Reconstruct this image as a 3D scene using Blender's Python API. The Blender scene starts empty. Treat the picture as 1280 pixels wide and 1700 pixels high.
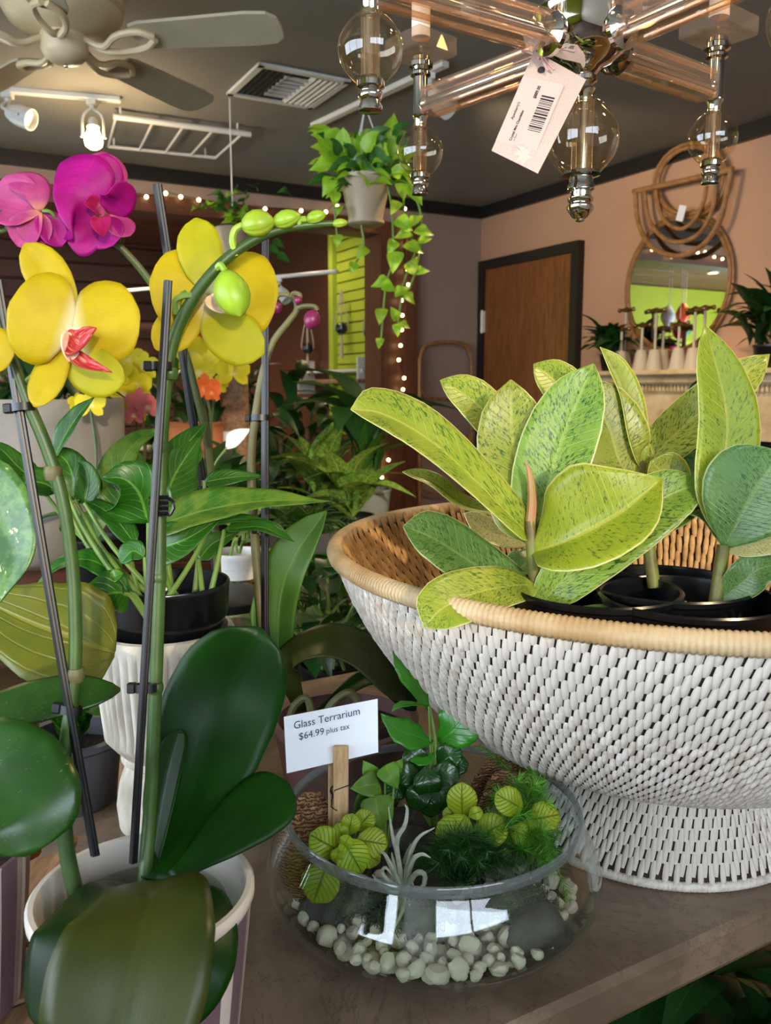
import bpy, math, random
from math import sin, cos, pi, sqrt, radians
from mathutils import Vector, Matrix
V = Vector
random.seed(7)
SC = bpy.context.scene
COL = SC.collection
# ---------------------------------------------------------------- camera
CAMZ, F, CX, CY, PITCH = 1.265, 1400.0, 640.0, 850.0, radians(8.53)
CAM = V((0, 0, CAMZ))
RT = V((1, 0, 0)); FW = V((0, cos(PITCH), -sin(PITCH))); UP = V((0, sin(PITCH), cos(PITCH)))
cd = bpy.data.cameras.new('camera'); co = bpy.data.objects.new('camera', cd); COL.objects.link(co)
cd.sensor_fit = 'VERTICAL'; cd.sensor_height = 36; cd.sensor_width = 36 * 1280 / 1700
cd.lens = 36 * F / 1700; cd.clip_start = .02; cd.clip_end = 100
co.location = CAM; co.rotation_euler = (pi / 2 - PITCH, 0, 0)
cd.dof.use_dof = True; cd.dof.focus_distance = .78; cd.dof.aperture_fstop = 13
SC.camera = co
# ---------------------------------------------------------------- light
w = bpy.data.worlds.new('sky'); SC.world = w; w.use_nodes = True
bg = w.node_tree.nodes['Background']
bg.inputs[0].default_value = (.76, .86, 1, 1); bg.inputs[1].default_value = 8.5
SUN_DIR = V((-.25, .95, -.2)).normalized()
sl = bpy.data.lights.new('sun', 'SUN'); so = bpy.data.objects.new('sun', sl); COL.objects.link(so)
sl.energy = 1.75; sl.color = (1, .8, .52); sl.angle = radians(.9)
so.rotation_euler = SUN_DIR.to_track_quat('-Z', 'Y').to_euler(); so.location = (2, -4, 4)
SC.view_settings.view_transform = 'Standard'; SC.view_settings.look = 'None'
SC.view_settings.gamma = 1; SC.view_settings.use_curve_mapping = False
SC.view_settings.exposure = 0.4
SC.cycles.use_denoising = True
SC.cycles.max_bounces = 10; SC.cycles.transmission_bounces = 10; SC.cycles.transparent_max_bounces = 10
SC.cycles.diffuse_bounces = 4; SC.cycles.glossy_bounces = 5
SC.cycles.caustics_reflective = False; SC.cycles.caustics_refractive = False
SC.cycles.sample_clamp_indirect = 6

# ---------------------------------------------------------------- pixel helpers
def P(x, y, d):
    return CAM + d * ((x - CX) / F * RT + (CY - y) / F * UP + FW)
def CN(r, u, t):            # a direction given as right / up / towards the viewer
    return (r * RT + u * UP - t * FW).normalized()
def on_plane(x, y, p0, n):
    dr = (x - CX) / F * RT + (CY - y) / F * UP + FW
    return CAM + dr * ((p0 - CAM).dot(n) / dr.dot(n))
def at_z(x, y, z):
    return on_plane(x, y, V((0, 0, z)), V((0, 0, 1)))
# the room: corner C, S runs along the right wall towards the viewer, T along the back wall to the left
C0 = V((.65, 5.93, 0)); S = V((.4826, -.8758, 0)); T = V((-.8758, -.4826, 0))
CEIL = 2.45
def W(s, t, z):
    return C0 + S * s + T * t + V((0, 0, z))
def wallR(x, y, off=0):
    return on_plane(x, y, C0 + T * off, T)
def wallB(x, y, off=0):
    return on_plane(x, y, C0 + S * off, S)
def st(p):
    q = p - C0
    return q.dot(S), q.dot(T), p.z

# ---------------------------------------------------------------- mesh helpers
class MB:
    def __init__(self): self.v = []; self.f = []; self.uv = []
    def add(self, vs, fs, uvs=None):
        b = len(self.v)
        self.v += [V(p) for p in vs]
        self.uv += uvs if uvs else [(0.5, 0.5)] * len(vs)
        self.f += [tuple(b + i for i in q) for q in fs]
        return self
    def box(self, a, b, xf=None):
        vs = [V((x, y, z)) for x in (a[0], b[0]) for y in (a[1], b[1]) for z in (a[2], b[2])]
        if xf: vs = [xf(*p) for p in vs]
        return self.add(vs, [(0, 1, 3, 2), (4, 6, 7, 5), (0, 4, 5, 1), (2, 3, 7, 6), (0, 2, 6, 4), (1, 5, 7, 3)])
    def bbox(self, a, b, r=.004, xf=None):     # box with chamfered edges
        a = V(a); b = V(b); c = (a + b) / 2; h = (b - a) / 2
        r = min(r, min(h) * .9)
        vs = []; idx = {}
        for sx in (-1, 1):
            for sy in (-1, 1):
                for sz in (-1, 1):
                    for k in range(3):
                        o = [h[0] - r, h[1] - r, h[2] - r]; o[k] = h[k]
                        idx[(sx, sy, sz, k)] = len(vs)
                        p = V((c[0] + sx * o[0], c[1] + sy * o[1], c[2] + sz * o[2]))
                        vs.append(xf(*p) if xf else p)
        fs = []
        for k in range(3):
            i, j = [q for q in range(3) if q != k]
            for s in (-1, 1):
                def g(si, sj, kk):
                    t = [0, 0, 0]; t[k] = s; t[i] = si; t[j] = sj
                    return idx[(t[0], t[1], t[2], kk)]
                fs.append((g(-1, -1, k), g(1, -1, k), g(1, 1, k), g(-1, 1, k)))
            for si in (-1, 1):
                for sj in (-1, 1):
                    def e(sk, kk):
                        t = [0, 0, 0]; t[k] = sk; t[i] = si; t[j] = sj
                        return idx[(t[0], t[1], t[2], kk)]
                    fs.append((e(-1, i), e(1, i), e(1, j), e(-1, j)))
        for sx in (-1, 1):
            for sy in (-1, 1):
                for sz in (-1, 1):
                    fs.append(tuple(idx[(sx, sy, sz, k)] for k in range(3)))
        return self.add(vs, fs)
    def tube(self, pts, r, n=8, closed=False, cap=True):
        pts = [V(p) for p in pts]; m = len(pts)
        if not isinstance(r, (list, tuple)): r = [r] * m
        elif len(r) != m:
            r = [r[0] + (r[-1] - r[0]) * i / (m - 1) for i in range(m)] if len(r) == 2 else [interp_list(r, i / (m - 1)) for i in range(m)]
        vs = []; fs = []; nrm = None
        for i in range(m):
            if closed: t = pts[(i + 1) % m] - pts[i - 1]
            else: t = pts[min(i + 1, m - 1)] - pts[max(i - 1, 0)]
            if t.length < 1e-9: t = V((0, 0, 1))
            t.normalize()
            if nrm is None:
                nrm = t.orthogonal().normalized()
            else:
                nrm = nrm - t * nrm.dot(t)
                nrm = nrm.normalized() if nrm.length > 1e-6 else t.orthogonal().normalized()
            b = t.cross(nrm)
            for k in range(n):
                a = 2 * pi * k / n
                vs.append(pts[i] + r[i] * (cos(a) * nrm + sin(a) * b))
        rows = m if closed else m - 1
        for i in range(rows):
            for k in range(n):
                a0 = i * n + k; a1 = i * n + (k + 1) % n
                j = ((i + 1) % m) * n
                fs.append((a0, a1, j + (k + 1) % n, j + k))
        if cap and not closed:
            fs.append(tuple(range(n - 1, -1, -1))); fs.append(tuple((m - 1) * n + k for k in range(n)))
        uv = [(k / n, i / max(1, m - 1)) for i in range(m) for k in range(n)]
        return self.add(vs, fs, uv)
    def lathe(self, prof, c, n=32, ax=None, close_ends=True):
        c = V(c); vs = []; fs = []; m = len(prof)
        if ax is None: X, Y, Z = V((1, 0, 0)), V((0, 1, 0)), V((0, 0, 1))
        else:
            Z = V(ax).normalized(); X = Z.orthogonal().normalized(); Y = Z.cross(X)
        for (r, z) in prof:
            for k in range(n):
                a = 2 * pi * k / n
                vs.append(c + X * (r * cos(a)) + Y * (r * sin(a)) + Z * z)
        for i in range(m - 1):
            for k in range(n):
                k2 = (k + 1) % n
                fs.append((i * n + k, i * n + k2, (i + 1) * n + k2, (i + 1) * n + k))
        if close_ends:
            if prof[0][0] > 1e-6: fs.append(tuple(range(n - 1, -1, -1)))
            if prof[-1][0] > 1e-6: fs.append(tuple((m - 1) * n + k for k in range(n)))
        uv = [(k / n, i / max(1, m - 1)) for i in range(m) for k in range(n)]
        return self.add(vs, fs, uv)
    def ball(self, c, r, n=12, m=8, sc=(1, 1, 1), ax=None):
        prof = [(r * sin(pi * i / m) if 0 < i < m else 1e-5, -r * cos(pi * i / m)) for i in range(m + 1)]
        b = MB().lathe(prof, (0, 0, 0), n, ax)
        return self.add([V(c) + V((p[0] * sc[0], p[1] * sc[1], p[2] * sc[2])) for p in b.v], b.f, b.uv)
    def merge(self, o):
        return self.add(o.v, o.f, list(o.uv))

def interp_list(l, t):
    x = t * (len(l) - 1); i = min(int(x), len(l) - 2); f = x - i
    return l[i] * (1 - f) + l[i + 1] * f
def cat(pts, n):                     # Catmull-Rom through points, n samples
    pts = [V(p) for p in pts]
    if len(pts) == 2: return [pts[0].lerp(pts[1], i / (n - 1)) for i in range(n)]
    q = [pts[0] * 2 - pts[1]] + pts + [pts[-1] * 2 - pts[-2]]
    out = []
    for k in range(n):
        x = k / (n - 1) * (len(pts) - 1); i = min(int(x), len(pts) - 2); t = x - i
        a, b, c, d = q[i], q[i + 1], q[i + 2], q[i + 3]
        out.append(.5 * ((2 * b) + (c - a) * t + (2 * a - 5 * b + 4 * c - d) * t * t + (3 * b - a - 3 * c + d) * t ** 3))
    return out

ORG = {}
def mesh_from(name, mb, org=V((0, 0, 0)), smooth=True, ang=42):
    me = bpy.data.meshes.new(name)
    me.from_pydata([tuple(p - org) for p in mb.v], [], mb.f)
    uvl = me.uv_layers.new(name='UVMap')
    li = [0] * len(me.loops); me.loops.foreach_get('vertex_index', li)
    flat = []
    for i in li: flat += mb.uv[i]
    uvl.data.foreach_set('uv', flat)
    me.polygons.foreach_set('use_smooth', [smooth] * len(me.polygons))
    if smooth and ang: me.set_sharp_from_angle(angle=radians(ang))
    me.update()
    return me
def obj(name, mb, mat, parent=None, org=None, smooth=True, ang=42):
    """one mesh object; children keep the origin of their thing"""
    if parent is not None: org = ORG[parent.name]
    elif org is None:
        xs = [p.x for p in mb.v]; ys = [p.y for p in mb.v]; zs = [p.z for p in mb.v]
        org = V(((min(xs) + max(xs)) / 2, (min(ys) + max(ys)) / 2, min(zs)))
    org = V(org)
    o = bpy.data.objects.new(name, mesh_from(name, mb, org, smooth, ang))
    COL.objects.link(o)
    if parent is not None: o.parent = parent
    else: o.location = org
    ORG[o.name] = org
    if mat: o.data.materials.append(mat)
    return o
def inst(name, me, M, parent=None):
    """an object sharing mesh data, placed by the world matrix M"""
    o = bpy.data.objects.new(name, me); COL.objects.link(o)
    if parent is not None:
        o.parent = parent; M = Matrix.Translation(-ORG[parent.name]) @ M
    o.matrix_basis = M
    ORG[o.name] = M.to_translation()
    return o
def thing(name, label, catg, loc, group=None):
    o = bpy.data.objects.new(name, None); COL.objects.link(o)
    o.empty_display_size = .02
    o.location = loc; ORG[o.name] = V(loc)
    return tag(o, label, catg, group)
def tag(o, label=None, catg=None, group=None, kind=None):
    if label: o['label'] = label
    if catg: o['category'] = catg
    if group: o['group'] = group
    if kind: o['kind'] = kind
    return o
def struct(name, mb, mat, smooth=False):
    return tag(obj(name, mb, mat, smooth=smooth), kind='structure')
def solid(o, th, off=0):
    m = o.modifiers.new('thickness', 'SOLIDIFY'); m.thickness = th; m.offset = off
    return o

# ---------------------------------------------------------------- materials
def col(c):
    if isinstance(c, str):
        c = c.lstrip('#'); c = [int(c[i:i + 2], 16) / 255 for i in (0, 2, 4)]
        c = [x / 12.92 if x <= .04045 else ((x + .055) / 1.055) ** 2.4 for x in c]
    return (c[0], c[1], c[2], 1)
class NT:
    def __init__(self, name):
        self.m = bpy.data.materials.new(name); self.m.use_nodes = True
        self.t = self.m.node_tree; self.n = self.t.nodes; self.l = self.t.links
        self.b = self.n['Principled BSDF']; self.out = self.n['Material Output']
    def node(self, typ, **k):
        n = self.n.new(typ)
        for a, b in k.items(): setattr(n, a, b)
        return n
    def put(self, sock, v):
        if isinstance(v, bpy.types.NodeSocket): self.l.new(v, sock)
        else: sock.default_value = v
    def math(self, op, a, b=None, clamp=False):
        n = self.node('ShaderNodeMath', operation=op, use_clamp=clamp)
        self.put(n.inputs[0], a)
        if b is not None: self.put(n.inputs[1], b)
        return n.outputs[0]
    def mix(self, f, a, b):
        n = self.node('ShaderNodeMix', data_type='RGBA')
        self.put(n.inputs[0], f); self.put(n.inputs[6], a); self.put(n.inputs[7], b)
        return n.outputs[2]
    def noise(self, vec, scale, detail=3, rough=.55, dist=0):
        n = self.node('ShaderNodeTexNoise')
        if vec is not None: self.l.new(vec, n.inputs['Vector'])
        n.inputs['Scale'].default_value = scale; n.inputs['Detail'].default_value = detail
        n.inputs['Roughness'].default_value = rough; n.inputs['Distortion'].default_value = dist
        return n.outputs['Fac']
    def ramp(self, f, lo, hi):
        n = self.node('ShaderNodeMapRange'); n.interpolation_type = 'SMOOTHSTEP'
        self.put(n.inputs[0], f); n.inputs[1].default_value = lo; n.inputs[2].default_value = hi
        return n.outputs[0]
    def coord(self, which='Object'):
        return self.node('ShaderNodeTexCoord').outputs[which]
    def mapping(self, vec, sc=(1, 1, 1), rot=(0, 0, 0), loc=(0, 0, 0)):
        n = self.node('ShaderNodeMapping'); self.l.new(vec, n.inputs[0])
        n.inputs['Scale'].default_value = sc; n.inputs['Rotation'].default_value = rot; n.inputs['Location'].default_value = loc
        return n.outputs[0]
    def bump(self, h, strength=.3, dist=.01):
        n = self.node('ShaderNodeBump'); n.inputs['Strength'].default_value = strength; n.inputs['Distance'].default_value = dist
        self.put(n.inputs['Height'], h); self.l.new(n.outputs[0], self.b.inputs['Normal'])
        return n.outputs[0]
    def set(self, base=None, rough=None, metal=None, spec=None, trans=None, ior=None, coat=None, emis=None, estr=None, sss=None):
        i = self.b.inputs
        for k, v in (('Base Color', base), ('Roughness', rough), ('Metallic', metal), ('Specular IOR Level', spec), ('Transmission Weight', trans),
                     ('IOR', ior), ('Coat Weight', coat), ('Emission Color', emis), ('Emission Strength', estr), ('Subsurface Weight', sss)):
            if v is not None: self.put(i[k], v)
        return self.m
def plain(name, c, rough=.5, metal=0, var=.0, vscale=20, bump=0, bscale=60, c2=None, spec=.5, coat=None, stretch=(1, 1, 1)):
    t = NT(name); base = col(c)
    if var or c2 or bump: vec = t.mapping(t.coord(), stretch)
    if var or c2:
        f = t.ramp(t.noise(vec, vscale, 4), .3, .7)
        o = col(c2) if c2 else tuple(x * (1 - var) for x in base[:3]) + (1,)
        base = t.mix(f, base, o)
    t.set(base, rough, metal, spec, coat=coat)
    if bump: t.bump(t.noise(vec, bscale, 4), bump, .004)
    return t.m
def emit(name, c, s):
    t = NT(name); t.set(col(c), .4, emis=col(c), estr=s); return t.m
def glassmat(name, c='#ffffff', rough=0.0, ior=1.45):
    """clear glass whose shadow rays still pass (thin film of tint); plain dielectric"""
    t = NT(name); t.set(col(c), rough, trans=1, ior=ior); return t.m
def thinglass(name, c='#ffffff', ior=1.45, rough=0.0, refl='#ffffff', body=0):
    """thin clear glass: see-through with Fresnel reflections, lets light in"""
    t = NT(name); lw = t.node('ShaderNodeLayerWeight'); lw.inputs[0].default_value = .5
    f0 = ((ior - 1) / (ior + 1)) ** 2
    fr = t.node('ShaderNodeMath', operation='MULTIPLY_ADD'); t.put(fr.inputs[0], t.math('POWER', lw.outputs['Facing'], 4.0))
    fr.inputs[1].default_value = .8 - f0; fr.inputs[2].default_value = f0
    tr = t.node('ShaderNodeBsdfTransparent'); tr.inputs[0].default_value = col(c)
    gl = t.node('ShaderNodeBsdfGlossy'); gl.inputs['Roughness'].default_value = rough; gl.inputs[0].default_value = col(refl)
    ms = t.node('ShaderNodeMixShader'); t.l.new(fr.outputs[0], ms.inputs[0]); t.l.new(tr.outputs[0], ms.inputs[1]); t.l.new(gl.outputs[0], ms.inputs[2])
    t.l.new(ms.outputs[0], t.out.inputs[0])
    if body:
        df = t.node('ShaderNodeBsdfTranslucent'); df.inputs[0].default_value = col(c); d2 = t.node('ShaderNodeBsdfDiffuse'); d2.inputs[0].default_value = col(c)
        ad = t.node('ShaderNodeMixShader'); ad.inputs[0].default_value = .5; t.l.new(df.outputs[0], ad.inputs[1]); t.l.new(d2.outputs[0], ad.inputs[2])
        m2 = t.node('ShaderNodeMixShader'); m2.inputs[0].default_value = body; t.l.new(ms.outputs[0], m2.inputs[1]); t.l.new(ad.outputs[0], m2.inputs[2]); t.l.new(m2.outputs[0], t.out.inputs[0])
    return t.m
def leafmat(name, c, c2=None, vein=None, edge=None, fleck=None, fleck_amt=.5, nv=14, slant=3.0, rough=.38, transl=.28, spec=.5, vamt=.5, mott=30,
            tint=None, bump=.25, wrinkle=0):
    t = NT(name); uv = t.coord('UV')
    sep = t.node('ShaderNodeSeparateXYZ'); t.l.new(uv, sep.inputs[0])
    u, v = sep.outputs[0], sep.outputs[1]
    side = t.math('MULTIPLY', t.math('ABSOLUTE', t.math('SUBTRACT', u, .5)), 2.0)
    base = col(c); oc = t.coord('Object')
    if c2: base = t.mix(t.ramp(t.noise(oc, mott, 3), .32, .68), base, col(c2))
    if fleck:
        fv = t.node('ShaderNodeCombineXYZ')
        t.put(fv.inputs[0], t.math('MULTIPLY', side, 5.0))
        t.put(fv.inputs[1], t.math('MULTIPLY', t.math('SUBTRACT', v, t.math('MULTIPLY', side, .18)), 42.0))
        t.put(fv.inputs[2], t.math('MULTIPLY', u, 7.0))
        f1 = t.noise(fv.outputs[0], 1.6, 5, .7)
        f2 = t.noise(oc, 22, 2)
        k = .6 - .1 * fleck_amt
        base = t.mix(t.math('MULTIPLY', t.ramp(f1, k, k + .09), t.ramp(f2, .3, .5)), base, col(fleck))
    lat = t.math('FRACT', t.math('SUBTRACT', t.math('MULTIPLY', v, float(nv)), t.math('MULTIPLY', side, slant)))
    tri = t.math('ABSOLUTE', t.math('SUBTRACT', lat, .5))
    latl = t.ramp(tri, .40, .5)
    mid = t.ramp(side, .07, .02)
    if vein:
        base = t.mix(t.math('MULTIPLY', latl, vamt * .5), base, col(vein))
        base = t.mix(t.math('MULTIPLY', mid, min(1, vamt * 1.3)), base, col(vein))
    if edge: base = t.mix(t.ramp(side, .955, .985), base, col(edge))
    ri = t.node('ShaderNodeObjectInfo').outputs['Random']
    hs = t.node('ShaderNodeHueSaturation')
    t.put(hs.inputs['Value'], t.math('ADD', t.math('MULTIPLY', ri, .3), .85))
    t.put(hs.inputs['Hue'], t.math('ADD', t.math('MULTIPLY', ri, .02), .49))
    t.put(hs.inputs['Color'], base); base = hs.outputs[0]
    t.set(base, rough, spec=spec)
    h = t.math('ADD', t.math('MULTIPLY', latl, -.5), t.math('MULTIPLY', mid, -1.0))
    if wrinkle: h = t.math('ADD', h, t.math('MULTIPLY', t.noise(t.mapping(uv, (60, 14, 1)), 1.5, 3), wrinkle))
    bn = t.bump(h, bump, .002)
    tr = t.node('ShaderNodeBsdfTranslucent')
    hs2 = t.node('ShaderNodeHueSaturation'); hs2.inputs['Value'].default_value = 1.5; hs2.inputs['Hue'].default_value = .48
    t.l.new(base, hs2.inputs['Color']); t.l.new(hs2.outputs[0], tr.inputs[0])
    ms = t.node('ShaderNodeMixShader'); ms.inputs[0].default_value = transl
    t.l.new(t.b.outputs[0], ms.inputs[1]); t.l.new(tr.outputs[0], ms.inputs[2]); t.l.new(ms.outputs[0], t.out.inputs[0])
    return t.m

# ---------------------------------------------------------------- leaves
PR = dict(
    ficus=[(0, .05), (.06, .2), (.15, .48), (.3, .8), (.45, .96), (.58, 1), (.72, .95), (.83, .8), (.91, .56), (.955, .3), (.975, .12), (1, .015)],
    ficusp=[(0, .05), (.06, .2), (.15, .5), (.3, .82), (.45, .98), (.56, 1), (.68, .9), (.8, .66), (.9, .36), (.96, .14), (1, .01)],
    orchid=[(0, .22), (.12, .36), (.3, .7), (.5, .94), (.65, 1), (.8, .93), (.9, .74), (.96, .48), (1, .06)],
    heart=[(0, .12), (.03, .6), (.1, .88), (.22, 1), (.36, .94), (.55, .7), (.75, .4), (.9, .15), (1, .01)],
    round=[(0, .1), (.1, .5), (.3, .9), (.5, 1), (.7, .92), (.85, .68), (.95, .35), (1, .05)],
    lance=[(0, .06), (.15, .5), (.35, .95), (.5, 1), (.7, .75), (.85, .4), (1, .01)],
    strap=[(0, .5), (.2, .8), (.5, 1), (.75, .85), (.9, .5), (1, .02)],
    petal=[(0, .14), (.1, .42), (.3, .82), (.5, .98), (.65, 1), (.8, .86), (.92, .56), (1, .06)],
    fan=[(0, .16), (.08, .5), (.22, .86), (.4, 1), (.6, .98), (.78, .84), (.91, .58), (1, .08)])
def prof(name, t):
    p = PR[name]
    for (a, x), (b, y) in zip(p, p[1:]):
        if t <= b:
            k = (t - a) / (b - a)
            return x + (y - x) * k
    return p[-1][1]
def leaf_mb(pts, width, nrm, shape='ficus', fold=.2, cup=0., wave=0., wn=3, ns=16, nc=8, twist=0., ph=0.):
    c = cat(pts, ns + 1); mb = MB(); vs = []; uv = []
    nl = nrm if isinstance(nrm, list) else [nrm]
    for i in range(ns + 1):
        t = i / ns
        tg = (c[min(i + 1, ns)] - c[max(i - 1, 0)]).normalized()
        n0 = V(interp_list(nl, t)) if len(nl) > 1 else V(nl[0])
        sd = tg.cross(n0)
        sd = sd.normalized() if sd.length > 1e-6 else tg.orthogonal().normalized()
        n = sd.cross(tg).normalized()
        if twist:
            q = Matrix.Rotation(twist * t, 3, tg); sd = q @ sd; n = q @ n
        wd = width / 2 * prof(shape, t)
        for j in range(nc + 1):
            s = -1 + 2 * j / nc
            a = abs(s)
            p = c[i] + sd * (s * wd * cos(fold * (1 - .3 * a))) + n * (a * wd * sin(fold) - cup * s * s * wd)
            if wave: p = p + n * (wave * width * a * a * sin(wn * 2 * pi * t + ph + (1.7 if s > 0 else 0)))
            vs.append(p); uv.append((s * .5 + .5, t))
    fs = []
    for i in range(ns):
        for j in range(nc):
            a = i * (nc + 1) + j
            fs.append((a, a + 1, a + nc + 2, a + nc + 1))
    return mb.add(vs, fs, uv)
def pleaf(parent, mat, pts, wpx, n=(0, .3, 1), shape='ficus', name='leaf', th=0, **k):
    """leaf whose midrib passes through (x, y, depth) points; n = facing (right, up, towards)"""
    q = [P(*p) for p in pts]; d = sum(p[2] for p in pts) / len(pts)
    nn = [CN(*a) for a in n] if isinstance(n, list) else CN(*n)
    o = obj(name, leaf_mb(q, wpx * d / F, nn, shape, **k), mat, parent, ang=0)
    if th: solid(o, th)
    return o
def pstem(parent, mat, pts, r, name='stem', n=8, m=None):
    q = [P(*p) for p in pts]
    return obj(name, MB().tube(cat(q, m or max(6, 5 * len(q))), r, n), mat, parent)
def text_mb(s, size, M, shear=0, th=0, align='LEFT'):
    cu = bpy.data.curves.new('writing', 'FONT'); cu.body = s; cu.size = size; cu.shear = shear; cu.align_x = align
    cu.offset = th; cu.resolution_u = 3
    o = bpy.data.objects.new('writing', cu); COL.objects.link(o)
    dg = bpy.context.evaluated_depsgraph_get()
    me = bpy.data.meshes.new_from_object(o.evaluated_get(dg))
    mb = MB().add([M @ v.co for v in me.vertices], [tuple(p.vertices) for p in me.polygons])
    bpy.data.objects.remove(o); bpy.data.curves.remove(cu); bpy.data.meshes.remove(me)
    return mb
# ---------------------------------------------------------------- shared materials
M = {}
M['ceil'] = plain('ceiling_paint', '#85827a', .85, var=.1, vscale=3, bump=.25, bscale=90)
M['wallR'] = plain('pinkish_tan_paint', '#c2987a', .8, var=.07, vscale=2, bump=.1, bscale=120)
M['wallB'] = plain('dusty_mauve_paint', '#a58d80', .8, var=.08, vscale=2, bump=.1, bscale=120)
M['lime'] = plain('lime_green_paint', '#a9b92e', .7, var=.08, vscale=2)
M['white_wall'] = plain('white_paint', '#d8d4cc', .8)
M['black_trim'] = plain('black_trim_paint', '#1b1715', .45, bump=.1)
M['white_metal'] = plain('white_enamel', '#d9d8d2', .35)
M['cream_metal'] = plain('cream_enamel', '#d6c49e', .4, var=.1, vscale=8)
M['black'] = plain('black_plastic', '#101114', .38, bump=.05)
M['blackgloss'] = plain('glossy_black_plastic', '#0c0d10', .22)
M['iron'] = plain('black_iron', '#17181a', .5, metal=.4)
M['soil'] = plain('dark_soil', '#1d1510', .95, c2='#33251a', vscale=220, bump=.9, bscale=260)
M['white'] = plain('white_ceramic', '#e4e0d8', .3)
M['concrete'] = plain('grey_concrete', '#8b8984', .85, var=.25, vscale=9, bump=.3)
M['greypot'] = plain('grey_green_ceramic', '#7d8682', .5, var=.1)
M['terracotta'] = plain('terracotta', '#b5714a', .8, var=.2)
M['stemgreen'] = plain('green_stem', '#6f8f3e', .5, var=.25, vscale=30)
M['stemdark'] = plain('dark_green_stem', '#3d4f25', .5, var=.3, vscale=30)
M['stembrown'] = plain('brown_stem', '#6b543a', .7, var=.3, vscale=40)
def woodmat(name, c, c2, stretch=(1.2, 14, 14), rough=.5, bump=.2, scale=6):
    t = NT(name); v = t.mapping(t.coord(), stretch)
    ri = t.node('ShaderNodeObjectInfo').outputs['Random']
    f = t.noise(v, scale, 6, .65, 1.2)
    b = t.mix(t.ramp(f, .3, .72), col(c), col(c2))
    h = t.node('ShaderNodeHueSaturation'); t.put(h.inputs['Value'], t.math('ADD', t.math('MULTIPLY', ri, .5), .75)); t.put(h.inputs['Color'], b)
    t.set(h.outputs[0], rough); t.bump(f, bump, .003); return t.m
M['plank'] = woodmat('dark_red_wood', '#6b3d26', '#3a1e11', (1, 20, 20), .5)
M['jamb'] = woodmat('reddish_brown_wood', '#7a4a33', '#4e2b1c', (20, 20, 1), .45)
M['doorwood'] = woodmat('varnished_door_wood', '#9c6234', '#6a3c1e', (9, 9, .7), .35, .05)
M['rattan'] = plain('rattan_cane', '#a97c4c', .5, c2='#8a5f36', vscale=30, bump=.1)
M['bulb'] = emit('warm_bulb', '#ffe3a0', 9)
M['lamp'] = emit('lamp_bulb', '#ffd890', 22)
floor_t = NT('floor_concrete')
fv = floor_t.coord()
floor_t.set(floor_t.mix(floor_t.ramp(floor_t.noise(fv, 1.3, 5), .3, .7), col('#5a4638'), col('#3c2e25')), .55)
M['floor'] = floor_t.m

SMAX, TMAX = 6.4, 5.7
ROOM2_S = -3.6
# ---------------------------------------------------------------- shell
struct('floor', MB().box((ROOM2_S - .1, -.12, -.1), (SMAX + .12, TMAX + .12, 0), W), M['floor'])
struct('ceiling', MB().box((-.12, -.12, CEIL), (SMAX + .12, TMAX + .12, CEIL + .1), W), M['ceil'])
struct('wall_right', MB().box((-.12, -.12, 0), (SMAX + .12, 0, CEIL), W), M['wallR'])
JT = .53                                                   # where the opening starts on the back wall
b = MB().box((-.12, 0, 0), (0, JT, CEIL), W)
b.box((-.12, JT, 2.29), (0, TMAX, CEIL), W); b.box((-.12, 4.9, 0), (0, TMAX, 2.29), W)
struct('wall_back', b, M['wallB'])
# left wall with a wide window, rear wall with a high window (both unseen, sills set to shade basket front and table)
b = MB().box((-.12, TMAX, 0), (2.2, TMAX + .12, CEIL), W).box((2.2, TMAX, 0), (SMAX, TMAX + .12, .95), W)
b.box((2.2, TMAX, 2.2), (SMAX, TMAX + .12, CEIL), W).box((6.2, TMAX, .95), (SMAX, TMAX + .12, 2.2), W)
struct('wall_left', b, M['lime'])
RW0, RW1, RZ0, RZ1 = 2.35, 4.35, 1.45, 2.15
b = MB().box((SMAX, -.12, 0), (SMAX + .12, RW0, CEIL), W).box((SMAX, RW1, 0), (SMAX + .12, TMAX + .12, CEIL), W)
b.box((SMAX, RW0, 0), (SMAX + .12, RW1, RZ0), W).box((SMAX, RW0, RZ1), (SMAX + .12, RW1, CEIL), W)
struct('wall_rear', b, M['white_wall'])
wf = MB()
for t0 in (RW0, 3.3, RW1 - .05): wf.box((SMAX + .03, t0, RZ0), (SMAX + .09, t0 + .05, RZ1), W)
for z0 in (RZ0, RZ1 - .05): wf.box((SMAX + .03, RW0, z0), (SMAX + .09, RW1, z0 + .05), W)
struct('window_1', wf, M['white_metal'])
wf = MB()
for s0 in (2.2, 3.5, 4.85, 6.15): wf.box((s0, TMAX + .03, .95), (s0 + .05, TMAX + .09, 2.2), W)
for z0 in (.95, 2.15): wf.box((2.2, TMAX + .03, z0), (6.2, TMAX + .09, z0 + .05), W)
struct('window_2', wf, M['white_metal'])
# daylight portals in the two window openings
for nm, c, nr, sx, sy in (('window_portal', W(SMAX + .06, (RW0 + RW1) / 2, (RZ0 + RZ1) / 2), -S, RW1 - RW0, RZ1 - RZ0),
                          ('window_portal', W(4.2, TMAX + .06, 1.575), -T, 4.0, 1.25)):
    al = bpy.data.lights.new(nm, 'AREA'); al.shape = 'RECTANGLE'; al.size = sx; al.size_y = sy
    al.cycles.is_portal = True
    ao = bpy.data.objects.new(nm, al); COL.objects.link(ao); ao.location = c
    ao.rotation_euler = nr.to_track_quat('-Z', 'Z').to_euler()
# the black crown strips
struct('trim_1', MB().box((0, 0, CEIL - .075), (SMAX, .025, CEIL), W), M['black_trim'])
struct('trim_2', MB().box((0, .025, CEIL - .075), (.025, TMAX, CEIL), W), M['black_trim'])
struct('baseboard_right', MB().box((1.1, 0, 0), (SMAX, .02, .1), W), M['black_trim'])
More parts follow.
